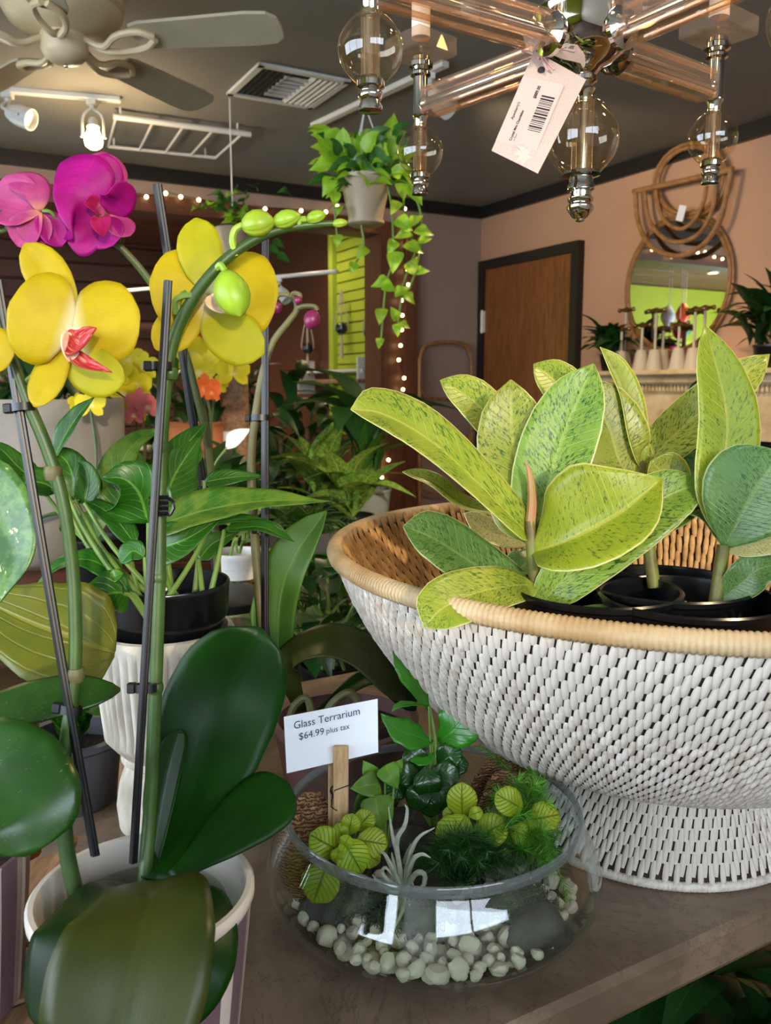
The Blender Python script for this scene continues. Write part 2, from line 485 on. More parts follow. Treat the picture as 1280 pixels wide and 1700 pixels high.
# reddish wooden jamb of the opening: post with two stepped faces
struct('trim_3', MB().box((-.16, JT, 0), (.05, JT + .09, 2.31), W).box((-.2, JT + .09, 0), (.03, JT + .26, 2.29), W), M['jamb'])
struct('trim_4', MB().box((-.16, JT + .26, 2.21), (.03, 4.9, 2.30), W), M['plank'])
# door
d = MB().bbox((.10, 0, 0), (.97, .035, 2.03), .004, W)
door = struct('door_1', d, M['doorwood'])
fr = MB().box((.04, 0, 0), (.10, .05, 2.09), W).box((.97, 0, 0), (1.03, .05, 2.09), W).box((.10, 0, 2.03), (.97, .05, 2.09), W)
o = obj('door_frame', fr, M['black_trim'], door, smooth=False)
o = obj('hinge', MB().box((.085, .035, 1.62), (.11, .056, 1.76), W).tube([W(.1, .056, 1.615), W(.1, .056, 1.765)], .008), M['white_metal'], door)
o = obj('hinge', MB().box((.085, .035, .92), (.11, .056, 1.06), W), M['white_metal'], door)
o = obj('door_knob', MB().lathe([(.012, 0), (.012, .03), (.028, .04), (.03, .06), (.02, .07), (1e-4, .072)], W(.9, .035, .98), 14, T), M['white_metal'], door)

# ---------------------------------------------------------------- the planked room beyond the opening
struct('wall_far', MB().box((ROOM2_S - .15, JT, 0), (ROOM2_S - .03, 7.5, 2.75), W), M['black_trim'])
wp = bpy.data.objects['wall_far']
for i in range(16):
    z0 = .02 + i * .17
    obj('plank', MB().bbox((ROOM2_S - .03, JT + .1, z0), (ROOM2_S + random.uniform(-.004, .006), 7.4, z0 + .16), .008, W), M['plank'], wp, smooth=False)
c2 = struct('ceiling_far', MB().box((ROOM2_S - .1, JT, 2.62), (-.12, 7.5, 2.7), W), M['black_trim'])
for i in range(18):
    s0 = ROOM2_S + .02 + i * .19
    if s0 > -.35: break
    obj('plank', MB().bbox((s0, JT + .1, 2.59 + random.uniform(-.004, .004)), (s0 + .18, 7.4, 2.62), .006, W), M['plank'], c2, smooth=False)
struct('wall_far_left', MB().box((ROOM2_S, 7.4, 0), (-.12, 7.5, 2.7), W), M['plank'])
# lime slatwall along the right side of that room
ws = struct('wall_far_right', MB().box((ROOM2_S, JT - .02, 0), (-.2, JT + .05, 2.7), W), M['plank'])
# the far wall turns lime beyond the planked stretch
obj('lime_panel', MB().box((ROOM2_S + .006, 3.3, .02), (ROOM2_S + .03, 7.4, 2.58), W), M['lime'], wp, smooth=False)
# ---------------------------------------------------------------- table
TZ = .77
def marble():
    t = NT('veined_brown_marble'); v = t.coord()
    n1 = t.noise(v, 6, 6, .65, 1.2); n2 = t.noise(v, 5, 7, .7, 2.0)
    b = t.mix(t.ramp(n1, .3, .7), col('#8a7662'), col('#635142'))
    vein = t.ramp(t.math('ABSOLUTE', t.math('SUBTRACT', n2, .5)), .012, .0)
    b = t.mix(t.math('MULTIPLY', vein, .6), b, col('#4b3a2e'))
    t.set(b, .3); t.bump(n2, .05, .002); return t.m
M['marble'] = marble()
e0, e1 = at_z(1280, 1507, TZ), at_z(870, 1697, TZ)
ed = (e0 - e1).normalized(); ep = V((-ed.y, ed.x, 0))
if ep.y < 0: ep = -ep
def TB(a, b, z): return V((e0.x, e0.y, 0)) + ed * a + ep * b + V((0, 0, z))
table = thing('marble_table', 'brown veined marble table carrying the basket and the terrarium', 'table', TB(-.3, .5, 0))
obj('table_top', MB().bbox((-1.05, 0, TZ - .042), (.6, .8, TZ), .006, TB), M['marble'], table, smooth=False)
obj('apron', MB().box((-.95, .08, TZ - .13), (.5, .72, TZ - .042), TB), M['stembrown'], table, smooth=False)
for a in (-.92, .42):
    for b_ in (.1, .63):
        obj('leg', MB().bbox((a, b_, 0), (a + .07, b_ + .07, TZ - .13), .006, TB), M['stembrown'], table, smooth=False)
M['boardwood'] = woodmat('pale_weathered_wood', '#a58160', '#6f5038', (14, 1.5, 14), .7)
q0, q1 = at_z(0, 1440, TZ + .012), at_z(190, 1384, TZ + .012)
bd = (q1 - q0).normalized(); bp = V((bd.y, -bd.x, 0))
def BD(a, b, z): return V((q0.x, q0.y, 0)) + bd * a + bp * b + V((0, 0, z))
board = thing('wooden_board', 'weathered wooden board lying under the striped orchid pots', 'board', BD(.1, .15, TZ))
for i in range(6):
    obj('plank', MB().bbox((-.22, .002 + i * .071, TZ), (((-.31 if i < 2 else -.255) - (q0.x + bp.x * (.036 + i * .071))) / bd.x, .07 + i * .071, TZ + .012), .002, BD), M['boardwood'], board, smooth=False)
BZ = TZ + .012

# ---------------------------------------------------------------- plant materials
M['orch'] = leafmat('orchid_leaf', '#133506', '#0c2604', vein='#264a10', nv=3, slant=9, rough=.38, transl=.06, spec=.16, vamt=.06, mott=14, bump=.05, wrinkle=.5)
M['orch2'] = leafmat('orchid_leaf_olive', '#3a3f0c', '#273409', vein='#55581a', nv=3, slant=9, rough=.38, transl=.1, spec=.35, vamt=.1, mott=14, bump=.06, wrinkle=.6)
M['orchlight'] = leafmat('orchid_leaf_light', '#4f7f2a', '#3f6e22', vein='#7ba24a', nv=3, slant=9, rough=.4, transl=.15, vamt=.3, mott=14)
M['pothos'] = leafmat('pothos_leaf', '#356f1a', '#255a12', vein='#7fb446', nv=9, slant=3, rough=.33, transl=.3, vamt=.45)
M['pothosv'] = leafmat('pothos_leaf_marbled', '#356f1a', '#6d8c2c', vein='#8aa848', nv=9, slant=3, rough=.33, transl=.3, vamt=.45, mott=55)
M['spike'] = plain('orchid_flower_stem', '#3f5c20', .42, c2='#2f481a', vscale=25, bump=.05)
M['spikedark'] = plain('orchid_stem_dark', '#3f5524', .45, c2='#4b4a26', vscale=25)
M['spikebrown'] = plain('orchid_stem_brown', '#6d6a42', .55, c2='#54502f', vscale=25)
M['stake'] = plain('black_plastic_stake', '#07080a', .38)
def petalmat(name, c, c2, centre, rough=.5, transl=.35, veins=None):
    t = NT(name); uv = t.coord('UV'); sep = t.node('ShaderNodeSeparateXYZ'); t.l.new(uv, sep.inputs[0])
    u, v = sep.outputs[0], sep.outputs[1]
    b = t.mix(t.ramp(t.noise(t.coord(), 45, 3), .3, .7), col(c), col(c2))
    b = t.mix(t.ramp(v, .28, .02), b, col(centre))
    if veins:
        fan = t.math('FRACT', t.math('MULTIPLY', u, 9.0))
        ln = t.ramp(t.math('ABSOLUTE', t.math('SUBTRACT', fan, .5)), .12, .02)
        b = t.mix(t.math('MULTIPLY', ln, .35), b, col(veins))
    t.set(b, rough, spec=.3)
    t.bump(t.noise(t.mapping(uv, (40, 6, 1)), 1.5, 2), .12, .002)
    tr = t.node('ShaderNodeBsdfTranslucent'); t.l.new(b, tr.inputs[0])
    ms = t.node('ShaderNodeMixShader'); ms.inputs[0].default_value = transl
    t.l.new(t.b.outputs[0], ms.inputs[1]); t.l.new(tr.outputs[0], ms.inputs[2]); t.l.new(ms.outputs[0], t.out.inputs[0])
    return t.m
M['yel'] = petalmat('yellow_petal', '#cfb912', '#c2aa0c', '#e6dcae', transl=.34)
M['yelg'] = petalmat('greenish_yellow_petal', '#c3b818', '#aeae12', '#dcd8a4', transl=.34)
M['mag'] = petalmat('magenta_petal', '#b8108c', '#a00c78', '#c62a98', veins='#8c0866')
M['magback'] = petalmat('pink_petal', '#c4508e', '#b03c80', '#d88a78', veins='#9c3070')
M['maglip'] = petalmat('crimson_lip', '#a80d4e', '#c02a70', '#e0a06a')
def lipmat():
    t = NT('red_striped_lip'); uv = t.coord('UV'); sep = t.node('ShaderNodeSeparateXYZ'); t.l.new(uv, sep.inputs[0])
    f = t.noise(t.mapping(uv, (26, 3, 1)), 1.2, 3)
    b = t.mix(t.ramp(f, .54, .62), col('#a20a24'), col('#e09a78'))
    t.set(b, .45, spec=.3); return t.m
M['lip'] = lipmat()
M['lipwhite'] = plain('pale_lip', '#f2e3c0', .5, c2='#e8b8a0', vscale=60)
M['bud'] = leafmat('orchid_bud', '#9dbb2c', '#83a524', vein='#c2cc50', nv=1, slant=0, rough=.4, transl=.06, vamt=.3)
M['budp'] = plain('purple_bud', '#7c1f4d', .4, c2='#5b1238', vscale=40)
def stripemat(name, a, b_, n=14):
    t = NT(name); uv = t.coord('UV'); sep = t.node('ShaderNodeSeparateXYZ'); t.l.new(uv, sep.inputs[0])
    f = t.math('FRACT', t.math('MULTIPLY', sep.outputs[0], float(n)))
    s_ = t.ramp(t.math('ABSOLUTE', t.math('SUBTRACT', f, .5)), .29, .31)
    t.set(t.mix(s_, col(a), col(b_)), .4); return t.m
M['stripe'] = stripemat('mauve_and_cream_stripes', '#6d5760', '#cfc6bb')
M['creamin'] = plain('cream_glaze', '#cdc5b8', .35)
M['mauve'] = plain('mauve_ceramic', '#7d5a55', .5, var=.1)

def pot(parent, c, r, h, mat, taper=.82, lip=.004, soilz=.75, nm='pot', th=.006, inner=None, soil='soil', n=40):
    """round tapered pot standing at c, open at the top, with soil"""
    rb = r * taper
    pr = [(rb * .96, 0), (rb, .004), (r - (r - rb) * .12, h * .88), (r, h - .01), (r + lip, h - .006), (r + lip, h), (r - th, h), (r - th, h - .008), (rb + (r - rb) * .5 - th, h * .5)]
    o = obj(nm, MB().lathe(pr, c, n, close_ends=False), mat, parent)
    zs = h * soilz; rs = rb + (r - rb) * soilz - th * .6
    b = MB(); rings = 5; vs = [V(c) + V((0, 0, zs + .004))]; fs = []
    for i in range(1, rings + 1):
        for k in range(24):
            a = 2 * pi * k / 24
            vs.append(V(c) + V((rs * i / rings * cos(a), rs * i / rings * sin(a), zs + (random.uniform(-.003, .003) if i < rings else 0))))
    for k in range(24): fs.append((0, 1 + k, 1 + (k + 1) % 24))
    for i in range(rings - 1):
        for k in range(24):
            a = 1 + i * 24 + k; a2 = 1 + i * 24 + (k + 1) % 24
            fs.append((a, a2, a2 + 24, a + 24)[::1])
    obj('soil', b.add(vs, fs), M[soil], parent)
    return o
def clip(parent, x, y, d, wpx=48, hpx=16, tilt=0):
    """small black plastic ring clip around stake and stem, with a lug"""
    c = P(x, y, d); k = d / F
    ax = (UP * cos(tilt) + RT * sin(tilt)).normalized()
    rt = (RT * cos(tilt) - UP * sin(tilt))
    ring = []
    for i in range(24):
        a = 2 * pi * i / 24
        ring.append(c + rt * (cos(a) * wpx * .42 * k) + FW * (sin(a) * wpx * .3 * k))
    b = MB()
    vs = []; fs = []
    for p in ring:
        out = (p - c).normalized()
        for (o_, z_) in ((.0, -.5), (.0, .5), (-.0014, .5), (-.0014, -.5)):
            vs.append(p + out * o_ + ax * (z_ * hpx * k))
    for i in range(24):
        j = (i + 1) % 24
        for q in range(4): fs.append((i * 4 + q, i * 4 + (q + 1) % 4, j * 4 + (q + 1) % 4, j * 4 + q))
    b.add(vs, fs)
    lug = c - rt * (wpx * .5 * k)
    def xf(a_, b_, z_): return lug + rt * a_ + FW * b_ + ax * z_
    h = hpx * k * .62
    b.bbox((-.0035, -.003, -h), (.0025, .003, h), .0008, xf)
    return obj('clip', b, M['stake'], parent)
def stake(parent, pts, wpx=17):
    """triangular-ribbed black stake"""
    q = [P(*p) for p in pts]; d = pts[0][2]
    r = wpx * d / F / 2
    b = MB()
    for off in (-.45, 0, .45):
        b.tube([p + RT * (off * r) - FW * (r * (.35 if off == 0 else 0)) for p in q], r * .52, 8)
    return obj('stake', b, M['stake'], parent)
def bud(parent, a, b_, wpx, mat, name='bud'):
    p, q = P(*a), P(*b_); ax = (q - p).normalized(); L = (q - p).length; r = wpx * a[2] / F / 2
    n = 18; X = ax.orthogonal().normalized(); Y = ax.cross(X); vs = []; fs = []; uv = []
    pf = [(.05, .2), (.12, .5), (.25, .8), (.45, 1), (.65, .95), (.82, .72), (.93, .42), (1, .1)]
    pf = [(0, .02)] + pf + [(1.02, .01)]
    for t, w_ in pf:
        for k in range(n):
            ang = 2 * pi * k / n
            rr = r * w_ * (1 - .07 * max(0, cos(ang * 3)) ** 6 * (w_ > .3))
            vs.append(p + ax * (L * t) + X * (rr * cos(ang)) + Y * (rr * sin(ang))); uv.append((k / n, min(t, 1)))
    m = len(pf)
    for i in range(m - 1):
        for k in range(n): fs.append((i * n + k, i * n + (k + 1) % n, (i + 1) * n + (k + 1) % n, (i + 1) * n + k))
    return obj(name, MB().add(vs, fs, uv), mat, parent, ang=0)
def flower(parent, petals, label=None):
    """petals: (name, base, tip, width px, facing, shape, material, options) -> part flower > petals"""
    base = P(*petals[0][1])
    f = obj('flower', MB().ball(base + FW * .006, .006, 10, 6), M['stemgreen'], parent)
    if label: f['label'] = label
    for (nm, b_, t_, w_, n_, sh, m_, opt) in petals:
        mid = opt.pop('mid', None); pts = [b_] + ([mid] if mid else []) + [t_]
        o = pleaf(f, M[m_], pts, w_, n_, sh, nm, th=.0007, ns=14, nc=10, **opt)
    return f

# ---------------------------------------------------------------- yellow orchid in the striped pot
oc_ = at_z(238, 1480, TZ + .142)
A = thing('yellow_orchid', 'yellow moth orchid in a mauve and cream striped pot beside the glass terrarium', 'orchid', (oc_.x, oc_.y, TZ))
obj('pot', MB().lathe([(.055, -.012), (.061, -.008), (.072, .09), (.0755, .1235)], (oc_.x, oc_.y, BZ), 56, close_ends=False), M['stripe'], A)
obj('rim', MB().lathe([(.0755, .122), (.0776, .126), (.0776, .131), (.0755, .1335), (.072, .1335), (.0702, .131), (.069, .1), (.062, .03)], (oc_.x, oc_.y, BZ), 56, close_ends=False), M['creamin'], A)
obj('liner', MB().lathe([(.05, .02), (.056, .112), (.058, .116), (.0565, .116), (.054, .11), (.053, .09)], (oc_.x, oc_.y, BZ), 40, close_ends=False), thinglass('clear_liner', '#e8ece6'), A)
obj('bark', MB().lathe([(.0695, .086), (.04, .096), (.001, .1)], (oc_.x, oc_.y, BZ), 24, close_ends=False), M['soil'], A)
lf = dict(th=.0016, ns=22, nc=10)
pleaf(A, M['orch'], [(258, 1462, .6), (312, 1330, .655), (370, 1170, .685), (432, 1042, .675)], 208, [(-.1, .55, 1), (-.05, .45, 1), (0, .2, 1), (.1, 0, 1)], 'orchid', fold=.22, cup=.1, **lf)
pleaf(A, M['orch'], [(285, 1458, .6), (372, 1385, .62), (440, 1330, .64), (478, 1300, .65)], 125, [(.2, .9, .4)], 'orchid', fold=.12, cup=.15, **lf)
pleaf(A, M['orch2'], [(275, 1462, .595), (262, 1470, .55), (236, 1545, .5), (200, 1690, .475), (190, 1780, .47)], 255, [(0, .9, .4), (0, .8, .6), (0, .3, 1), (0, 0, 1), (0, -.2, 1)], 'orchid', fold=.2, cup=.12, **lf)
pleaf(A, M['orch'], [(240, 1480, .6), (170, 1480, .57), (115, 1560, .53), (75, 1720, .515)], 150, [(-.3, .9, .4), (-.4, .6, .7), (-.4, .2, 1)], 'orchid', fold=.15, cup=.1, **lf)
pleaf(A, M['orch'], [(290, 1470, .6), (340, 1500, .57), (330, 1600, .535), (270, 1720, .52)], 120, [(.4, .9, .4), (.5, .5, .7), (.5, .1, 1)], 'orchid', fold=.15, cup=.1, **lf)
pleaf(A, M['orch'], [(252, 1470, .61), (262, 1380, .625), (280, 1280, .645), (300, 1210, .66)], 75, (-.6, .2, 1), 'orchid', fold=.2, **lf)
# flower spikes
pstem(A, M['spike'], [(240, 1465, .605), (250, 1330, .615), (258, 1150, .615), (264, 960, .612), (266, 800, .61), (272, 680, .605), (282, 590, .6), (305, 522, .595), (348, 458, .59), (395, 415, .59), (450, 386, .59), (510, 374, .592), (578, 370, .595)],
       [.0052, .005, .0048, .0048, .0046, .0044, .0043, .0042, .0038, .0034, .0028, .002], 'flower_stem', 10, 70)
for x, y, d in ((264, 960, .612), (266, 742, .607), (259, 1142, .613), (283, 620, .6)):
    obj('node', MB().lathe([(.0046, -.004), (.0056, -.001), (.0056, .002), (.0046, .004)], P(x, y, d), 12), M['spike'], A)
pstem(A, M['spike'], [(128, 1492, .6), (112, 1420, .6), (104, 1330, .6), (106, 1260, .6), (124, 1120, .6), (122, 960, .598), (104, 830, .592), (78, 745, .588), (48, 672, .584), (18, 590, .58), (-25, 480, .575)],
       [.006, .0058, .0055, .005, .0048, .0046, .0046, .0044, .0042, .004], 'flower_stem', 10, 60)
for x, y, d in ((106, 1268, .6), (126, 1120, .6), (88, 785, .59)):
    obj('node', MB().lathe([(.0054, -.005), (.0064, -.001), (.0064, .002), (.0054, .005)], P(x, y, d), 12), M['spikebrown'], A)
stake(A, [(221, 1432, .6), (279, 466, .585)], 15)
stake(A, [(158, 1420, .6), (92, 1040, .595), (-4, 465, .575)], 17)
clip(A, 268, 608, .592, 42, 13); clip(A, 242, 1142, .607, 44, 14); clip(A, 118, 1178, .6, 44, 14, .15); clip(A, 38, 676, .58, 46, 13, -.1)
# claw clip
cc = P(270, 840, .6); k_ = .6 / F
def CXF(a, b_, z): return cc + RT * (a * k_) - FW * (b_ * k_) + UP * (z * k_)
b = MB().bbox((-16, 8, -17), (-2, 16, 18), .001, CXF).bbox((2, 8, -17), (12, 14, 18), .001, CXF)
for z in (-13, -4, 5, 14): b.tube([CXF(-20, 0, z), CXF(-14, 14, z), CXF(0, 17, z), CXF(12, 12, z)], .0016, 6)
b.tube([CXF(12, 12, 13), CXF(20, 13, 8), CXF(22, 13, -4), CXF(16, 12, -14), CXF(12, 12, -15)], .0013, 6)
obj('claw_clip', b, M['blackgloss'], A)
# flower facing right of the viewer
d = .555
flower(A, [
    ('petal', (122, 545, d), (14, 508, d - .012), 158, (-.25, .1, 1), 'fan', 'yel', dict(cup=.18, fold=.05)),
    ('petal', (116, 545, d), (232, 520, d - .004), 142, (.2, .1, 1), 'fan', 'yel', dict(cup=.16, fold=.05)),
    ('sepal', (122, 548, d + .006), (40, 405, d + .006), 74, (-.1, .1, 1), 'petal', 'yel', dict(cup=.15, mid=(88, 470, d + .004))),
    ('sepal', (112, 556, d + .006), (58, 676, d - .002), 66, (-.3, -.2, 1), 'petal', 'yel', dict(cup=.2)),
    ('sepal', (108, 558, d + .006), (208, 632, d - .002), 82, (.1, -.2, 1), 'petal', 'yelg', dict(cup=.2, mid=(148, 612, d))),
    ('lip', (112, 552, d - .006), (160, 545, d - .024), 44, (-.5, .3, 1), 'round', 'lip', dict(cup=-.5, mid=(132, 575, d - .018))),
    ('lip', (112, 575, d - .008), (186, 618, d - .026), 26, (-.3, .8, 1), 'lance', 'lip', dict(cup=-.4, mid=(140, 604, d - .02))),
    ('lip', (116, 552, d - .006), (114, 600, d - .02), 34, (.7, .2, 1), 'round', 'lipwhite', dict(cup=-.5)),
    ('column', (112, 545, d - .004), (132, 548, d - .014), 22, (0, .6, 1), 'petal', 'lipwhite', dict(cup=.6)),
], 'yellow flower with a red striped lip')
pstem(A, M['stemgreen'], [(118, 548, d + .012), (80, 600, .578), (34, 640, .583)], .0018, 'pedicel', 6)
# flower above the bent stem
d = .62
flower(A, [
    ('petal', (352, 485, d), (248, 470, d - .012), 138, (-.2, .1, 1), 'fan', 'yel', dict(cup=.16, fold=.05)),
    ('petal', (352, 492, d), (462, 482, d - .01), 150, (.2, .1, 1), 'fan', 'yel', dict(cup=.16, fold=.05)),
    ('sepal', (350, 490, d - .004), (325, 362, d - .004), 76, (0, .1, 1), 'petal', 'yelg', dict(cup=.15, mid=(334, 425, d - .008))),
    ('sepal', (348, 500, d - .004), (438, 588, d - .01), 88, (.1, -.2, 1), 'petal', 'yelg', dict(cup=.2, mid=(378, 552, d - .008))),
    ('sepal', (340, 500, d - .002), (258, 580, d - .006), 72, (-.2, -.2, 1), 'petal', 'yel', dict(cup=.2)),
    ('lip', (350, 490, d - .01), (372, 520, d - .022), 36, (0, .3, 1), 'round', 'lipwhite', dict(cup=-.4)),
], 'pale-centred yellow flower behind the bent stem')
pstem(A, M['stemgreen'], [(350, 490, d + .01), (318, 480, d + .004), (296, 498, .603), (296, 520, .598)], .002, 'pedicel', 6)
pstem(A, M['stemgreen'], [(292, 520, .596), (291, 500, .59), (302, 492, .588), (318, 490, .59)], .0022, 'pedicel', 6)
# a third flower cut by the frame
d = .55
flower(A, [('petal', (-40, 560, d), (12, 610, d), 90, (.2, -.1, 1), 'fan', 'yel', dict(cup=.15)), ('petal', (-44, 560, d), (-130, 560, d), 110, (-.2, 0, 1), 'fan', 'yel', dict(cup=.15)),
           ('sepal', (-40, 560, d), (-60, 450, d), 70, (0, 0, 1), 'petal', 'yel', dict(cup=.15))])
# buds along the tip
for a_, b_, w_ in (((372, 448, .585), (398, 524, .575), 60), ((398, 375, .588), (456, 368, .585), 46), ((450, 372, .588), (498, 357, .586), 31), ((506, 366, .59), (541, 355, .589), 22), ((550, 372, .593), (577, 369, .593), 15)):
    bud(A, a_, b_, w_, M['bud'])
for pts in ([(360, 446, .588), (366, 440, .585), (374, 450, .585)], [(392, 425, .59), (386, 400, .587), (390, 382, .586), (402, 374, .587)], [(444, 392, .59), (444, 378, .588), (452, 372, .588)], [(496, 376, .591), (498, 366, .59), (508, 364, .59)]):
    pstem(A, M['bud'], pts, .0024, 'pedicel', 7)
# leaves of the striped pot at the frame's left edge
lp = V((-.352, .60, BZ))
B_ = thing('round_leaf_plant', 'round-leaved plant in a striped pot with coir pole beside the yellow orchid', 'plant', lp)
obj('pot', MB().lathe([(.056, 0), (.062, .004), (.072, .1), (.074, .128), (.075, .132), (.0715, .132), (.07, .12), (.06, .06)], lp, 56, close_ends=False), M['stripe'], B_)
obj('soil', MB().lathe([(.0695, .11), (.001, .115)], lp, 24, close_ends=False), M['soil'], B_)
M['orchspot'] = leafmat('speckled_green_leaf', '#1c420c', '#244f12', vein='#3a6518', nv=3, slant=9, rough=.28, transl=.06, vamt=.0, fleck='#86a548', fleck_amt=-.2, mott=40, bump=.02)
pleaf(B_, M['orchspot'], [(-120, 1300, .6), (-30, 1290, .575), (30, 1345, .555), (48, 1420, .55)], 225, [(.1, .6, 1), (.2, .4, 1), (.3, .1, 1)], 'round', fold=.1, cup=.1, **lf)
pleaf(B_, M['orchspot'], [(-130, 1240, .62), (-10, 1185, .625), (100, 1155, .63), (200, 1145, .64)], 92, [(0, .8, .7)], 'round', fold=.08, cup=.08, **lf)
M['coir'] = plain('coir_fibre', '#9a5a28', .95, c2='#6d3a17', vscale=120, bump=1, bscale=200)
obj('coir_pole', MB().tube([P(28, 1420, .74), P(28, 1300, .74), P(24, 1195, .74)], .02, 14), M['coir'], B_)
M['ribbed'] = leafmat('ribbed_olive_leaf', '#6c7420', '#5a6a1c', vein='#8f9038', nv=1, slant=-3, rough=.4, transl=.12, vamt=.5, bump=.5)
pleaf(B_, M['ribbed'], [(-60, 980, .78), (40, 1030, .76), (120, 1060, .76), (190, 1085, .78)], 190, [(.1, .6, 1)], 'orchid', fold=.12, wave=.02, wn=4, **lf)
def varmat():
    t = NT('white_marbled_leaf'); oc = t.coord(); uv = t.coord('UV')
    f = t.noise(t.mapping(uv, (3, 5, 1)), 1.2, 5, .7)
    b = t.mix(t.ramp(t.noise(oc, 40, 5, .7), .4, .6), col('#2f5a26'), col('#5d8442'))
    b = t.mix(t.ramp(f, .6, .64), b, col('#cfcb9a')); t.set(b, .35); return t.m
M['varieg'] = varmat()
pleaf(B_, M['varieg'], [(-70, 800, .7), (-10, 850, .68), (25, 920, .67), (0, 1000, .66)], 150, [(-.2, .3, 1)], 'heart', fold=.12, **lf)
for pts in ([(-70, 1430, .62), (-80, 1340, .61), (-118, 1302, .6)], [(-60, 1430, .63), (-110, 1330, .62), (-130, 1242, .62)], [(-30, 1430, .7), (-50, 1200, .74), (-62, 985, .78)], [(-40, 1420, .68), (-70, 1100, .7), (-72, 805, .7)]):
    pstem(B_, M['stemgreen'], pts, .004, 'petiole', 8)

# ---------------------------------------------------------------- purple orchid behind the vase
oc3 = at_z(330, 1300, TZ); oc3 = V((oc3.x, 1.16, TZ)); oc3.x = (365 - 640) / F * 1.2
C_ = thing('magenta_orchid', 'magenta moth orchid with a black stake standing behind the fluted vase', 'orchid', oc3)
pot(C_, oc3, .062, .12, M['black'])
stake(C_, [(372, 1190, 1.16), (365, 990, 1.14), (300, 565, 1.02), (261, 306, .98)], 14)
pstem(C_, M['spikedark'], [(372, 1190, 1.17), (352, 800, 1.08), (322, 640, 1.04), (292, 545, 1.02), (252, 472, 1.0), (210, 420, .985), (180, 398, .98), (140, 384, .975), (95, 377, .97), (40, 378, .965), (-30, 390, .96)],
       [.005, .005, .0045, .0042, .004, .0036, .003], 'flower_stem', 9, 50)
clip(C_, 336, 803, 1.06, 40, 10)
d = .96
flower(C_, [
    ('petal', (168, 352, d), (88, 325, d - .02), 150, (-.35, .1, 1), 'fan', 'mag', dict(cup=.15, fold=.05, mid=(130, 325, d - .014))),
    ('petal', (176, 350, d), (205, 300, d - .02), 62, (.8, .1, .6), 'fan', 'mag', dict(cup=.1, mid=(198, 330, d - .01))),
    ('petal', (170, 345, d), (178, 255, d - .005), 60, (.5, .1, 1), 'petal', 'mag', dict(cup=.15)),
    ('sepal', (172, 350, d + .004), (172, 252, d + .012), 78, (.3, .1, 1), 'petal', 'magback', dict(cup=.15)),
    ('sepal', (168, 360, d + .004), (112, 402, d - .004), 62, (-.2, -.2, 1), 'petal', 'mag', dict(cup=.2, mid=(140, 392, d))),
    ('sepal', (165, 362, d + .004), (188, 408, d - .004), 66, (0, -.3, 1), 'petal', 'mag', dict(cup=.2)),
    ('sepal', (182, 355, d + .004), (216, 392, d - .002), 46, (.6, 0, 1), 'petal', 'magback', dict(cup=.2)),
    ('lip', (165, 352, d - .006), (140, 338, d - .026), 36, (.4, .3, 1), 'round', 'maglip', dict(cup=-.5)),
    ('lip', (168, 355, d - .006), (172, 392, d - .026), 34, (0, .6, 1), 'round', 'maglip', dict(cup=-.4)),
    ('column', (163, 338, d - .006), (171, 358, d - .018), 12, (0, .3, 1), 'petal', 'magback', dict(cup=.5)),
], 'magenta flower opening to the left')
d = .95
flower(C_, [
    ('petal', (70, 350, d), (-12, 330, d + .01), 92, (-.3, .2, 1), 'fan', 'magback', dict(cup=-.2)),
    ('sepal', (66, 350, d - .004), (14, 292, d + .01), 54, (.3, .3, 1), 'petal', 'magback', dict(cup=.25, mid=(56, 310, d - .006))),
    ('sepal', (68, 352, d - .004), (28, 408, d + .004), 60, (-.2, -.2, 1), 'petal', 'magback', dict(cup=-.2)),
    ('petal', (72, 352, d), (102, 410, d + .006), 50, (.4, -.2, 1), 'fan', 'mag', dict(cup=-.2)),
    ('petal', (64, 352, d), (60, 410, d + .006), 60, (0, -.2, 1), 'fan', 'magback', dict(cup=-.2)),
], 'pink flower seen from behind')
pstem(C_, M['stemgreen'], [(70, 350, d - .006), (84, 352, .945), (94, 366, .955), (100, 378, .97)], .002, 'pedicel', 6)
pstem(C_, M['spikedark'], [(200, 410, .985), (204, 395, .975), (196, 380, .97)], .0022, 'pedicel', 6)
pstem(C_, M['spikedark'], [(12, 380, .962), (8, 360, .955), (-10, 345, .95)], .0026, 'pedicel', 6)

# ---------------------------------------------------------------- orchid in the mauve pot behind the terrarium
pc = at_z(572, 1190, TZ + .1); pc.z = TZ
D_ = thing('budding_orchid', 'orchid in a mauve pot with dark purple buds and a curled stem, behind the terrarium', 'orchid', pc)
pot(D_, pc, .086, .1, M['mauve'], .8, soilz=.82)
stake(D_, [(447, 1190, .985), (440, 1030, .98), (440, 700, .97), (441, 392, .965)], 14)
pstem(D_, M['spikebrown'], [(452, 1190, .99), (432, 1000, .985), (420, 850, .98), (417, 760, .98), (424, 690, .975), (436, 620, .97), (452, 570, .97), (478, 535, .965), (492, 515, .965), (490, 498, .965), (482, 490, .96)],
       [.0055, .0055, .005, .0045, .004, .0035, .003], 'flower_stem', 9, 50)
pstem(D_, M['spikebrown'], [(492, 512, .965), (505, 508, .962), (522, 509, .96), (527, 516, .96)], .003, 'pedicel', 7)
pstem(D_, M['spikebrown'], [(484, 492, .962), (488, 487, .96), (497, 489, .958), (498, 496, .958)], .003, 'pedicel', 7)
pstem(D_, M['spikebrown'], [(482, 490, .962), (468, 488, .965), (458, 493, .965), (456, 502, .965)], .0028, 'pedicel', 7)
bud(D_, (524, 514, .96), (512, 546, .955), 28, M['budp']); bud(D_, (498, 492, .958), (492, 504, .955), 13, M['budp']); bud(D_, (456, 500, .965), (462, 520, .96), 20, M['budp'])
clip(D_, 432, 694, .972, 40, 10); clip(D_, 438, 880, .978, 30, 10)
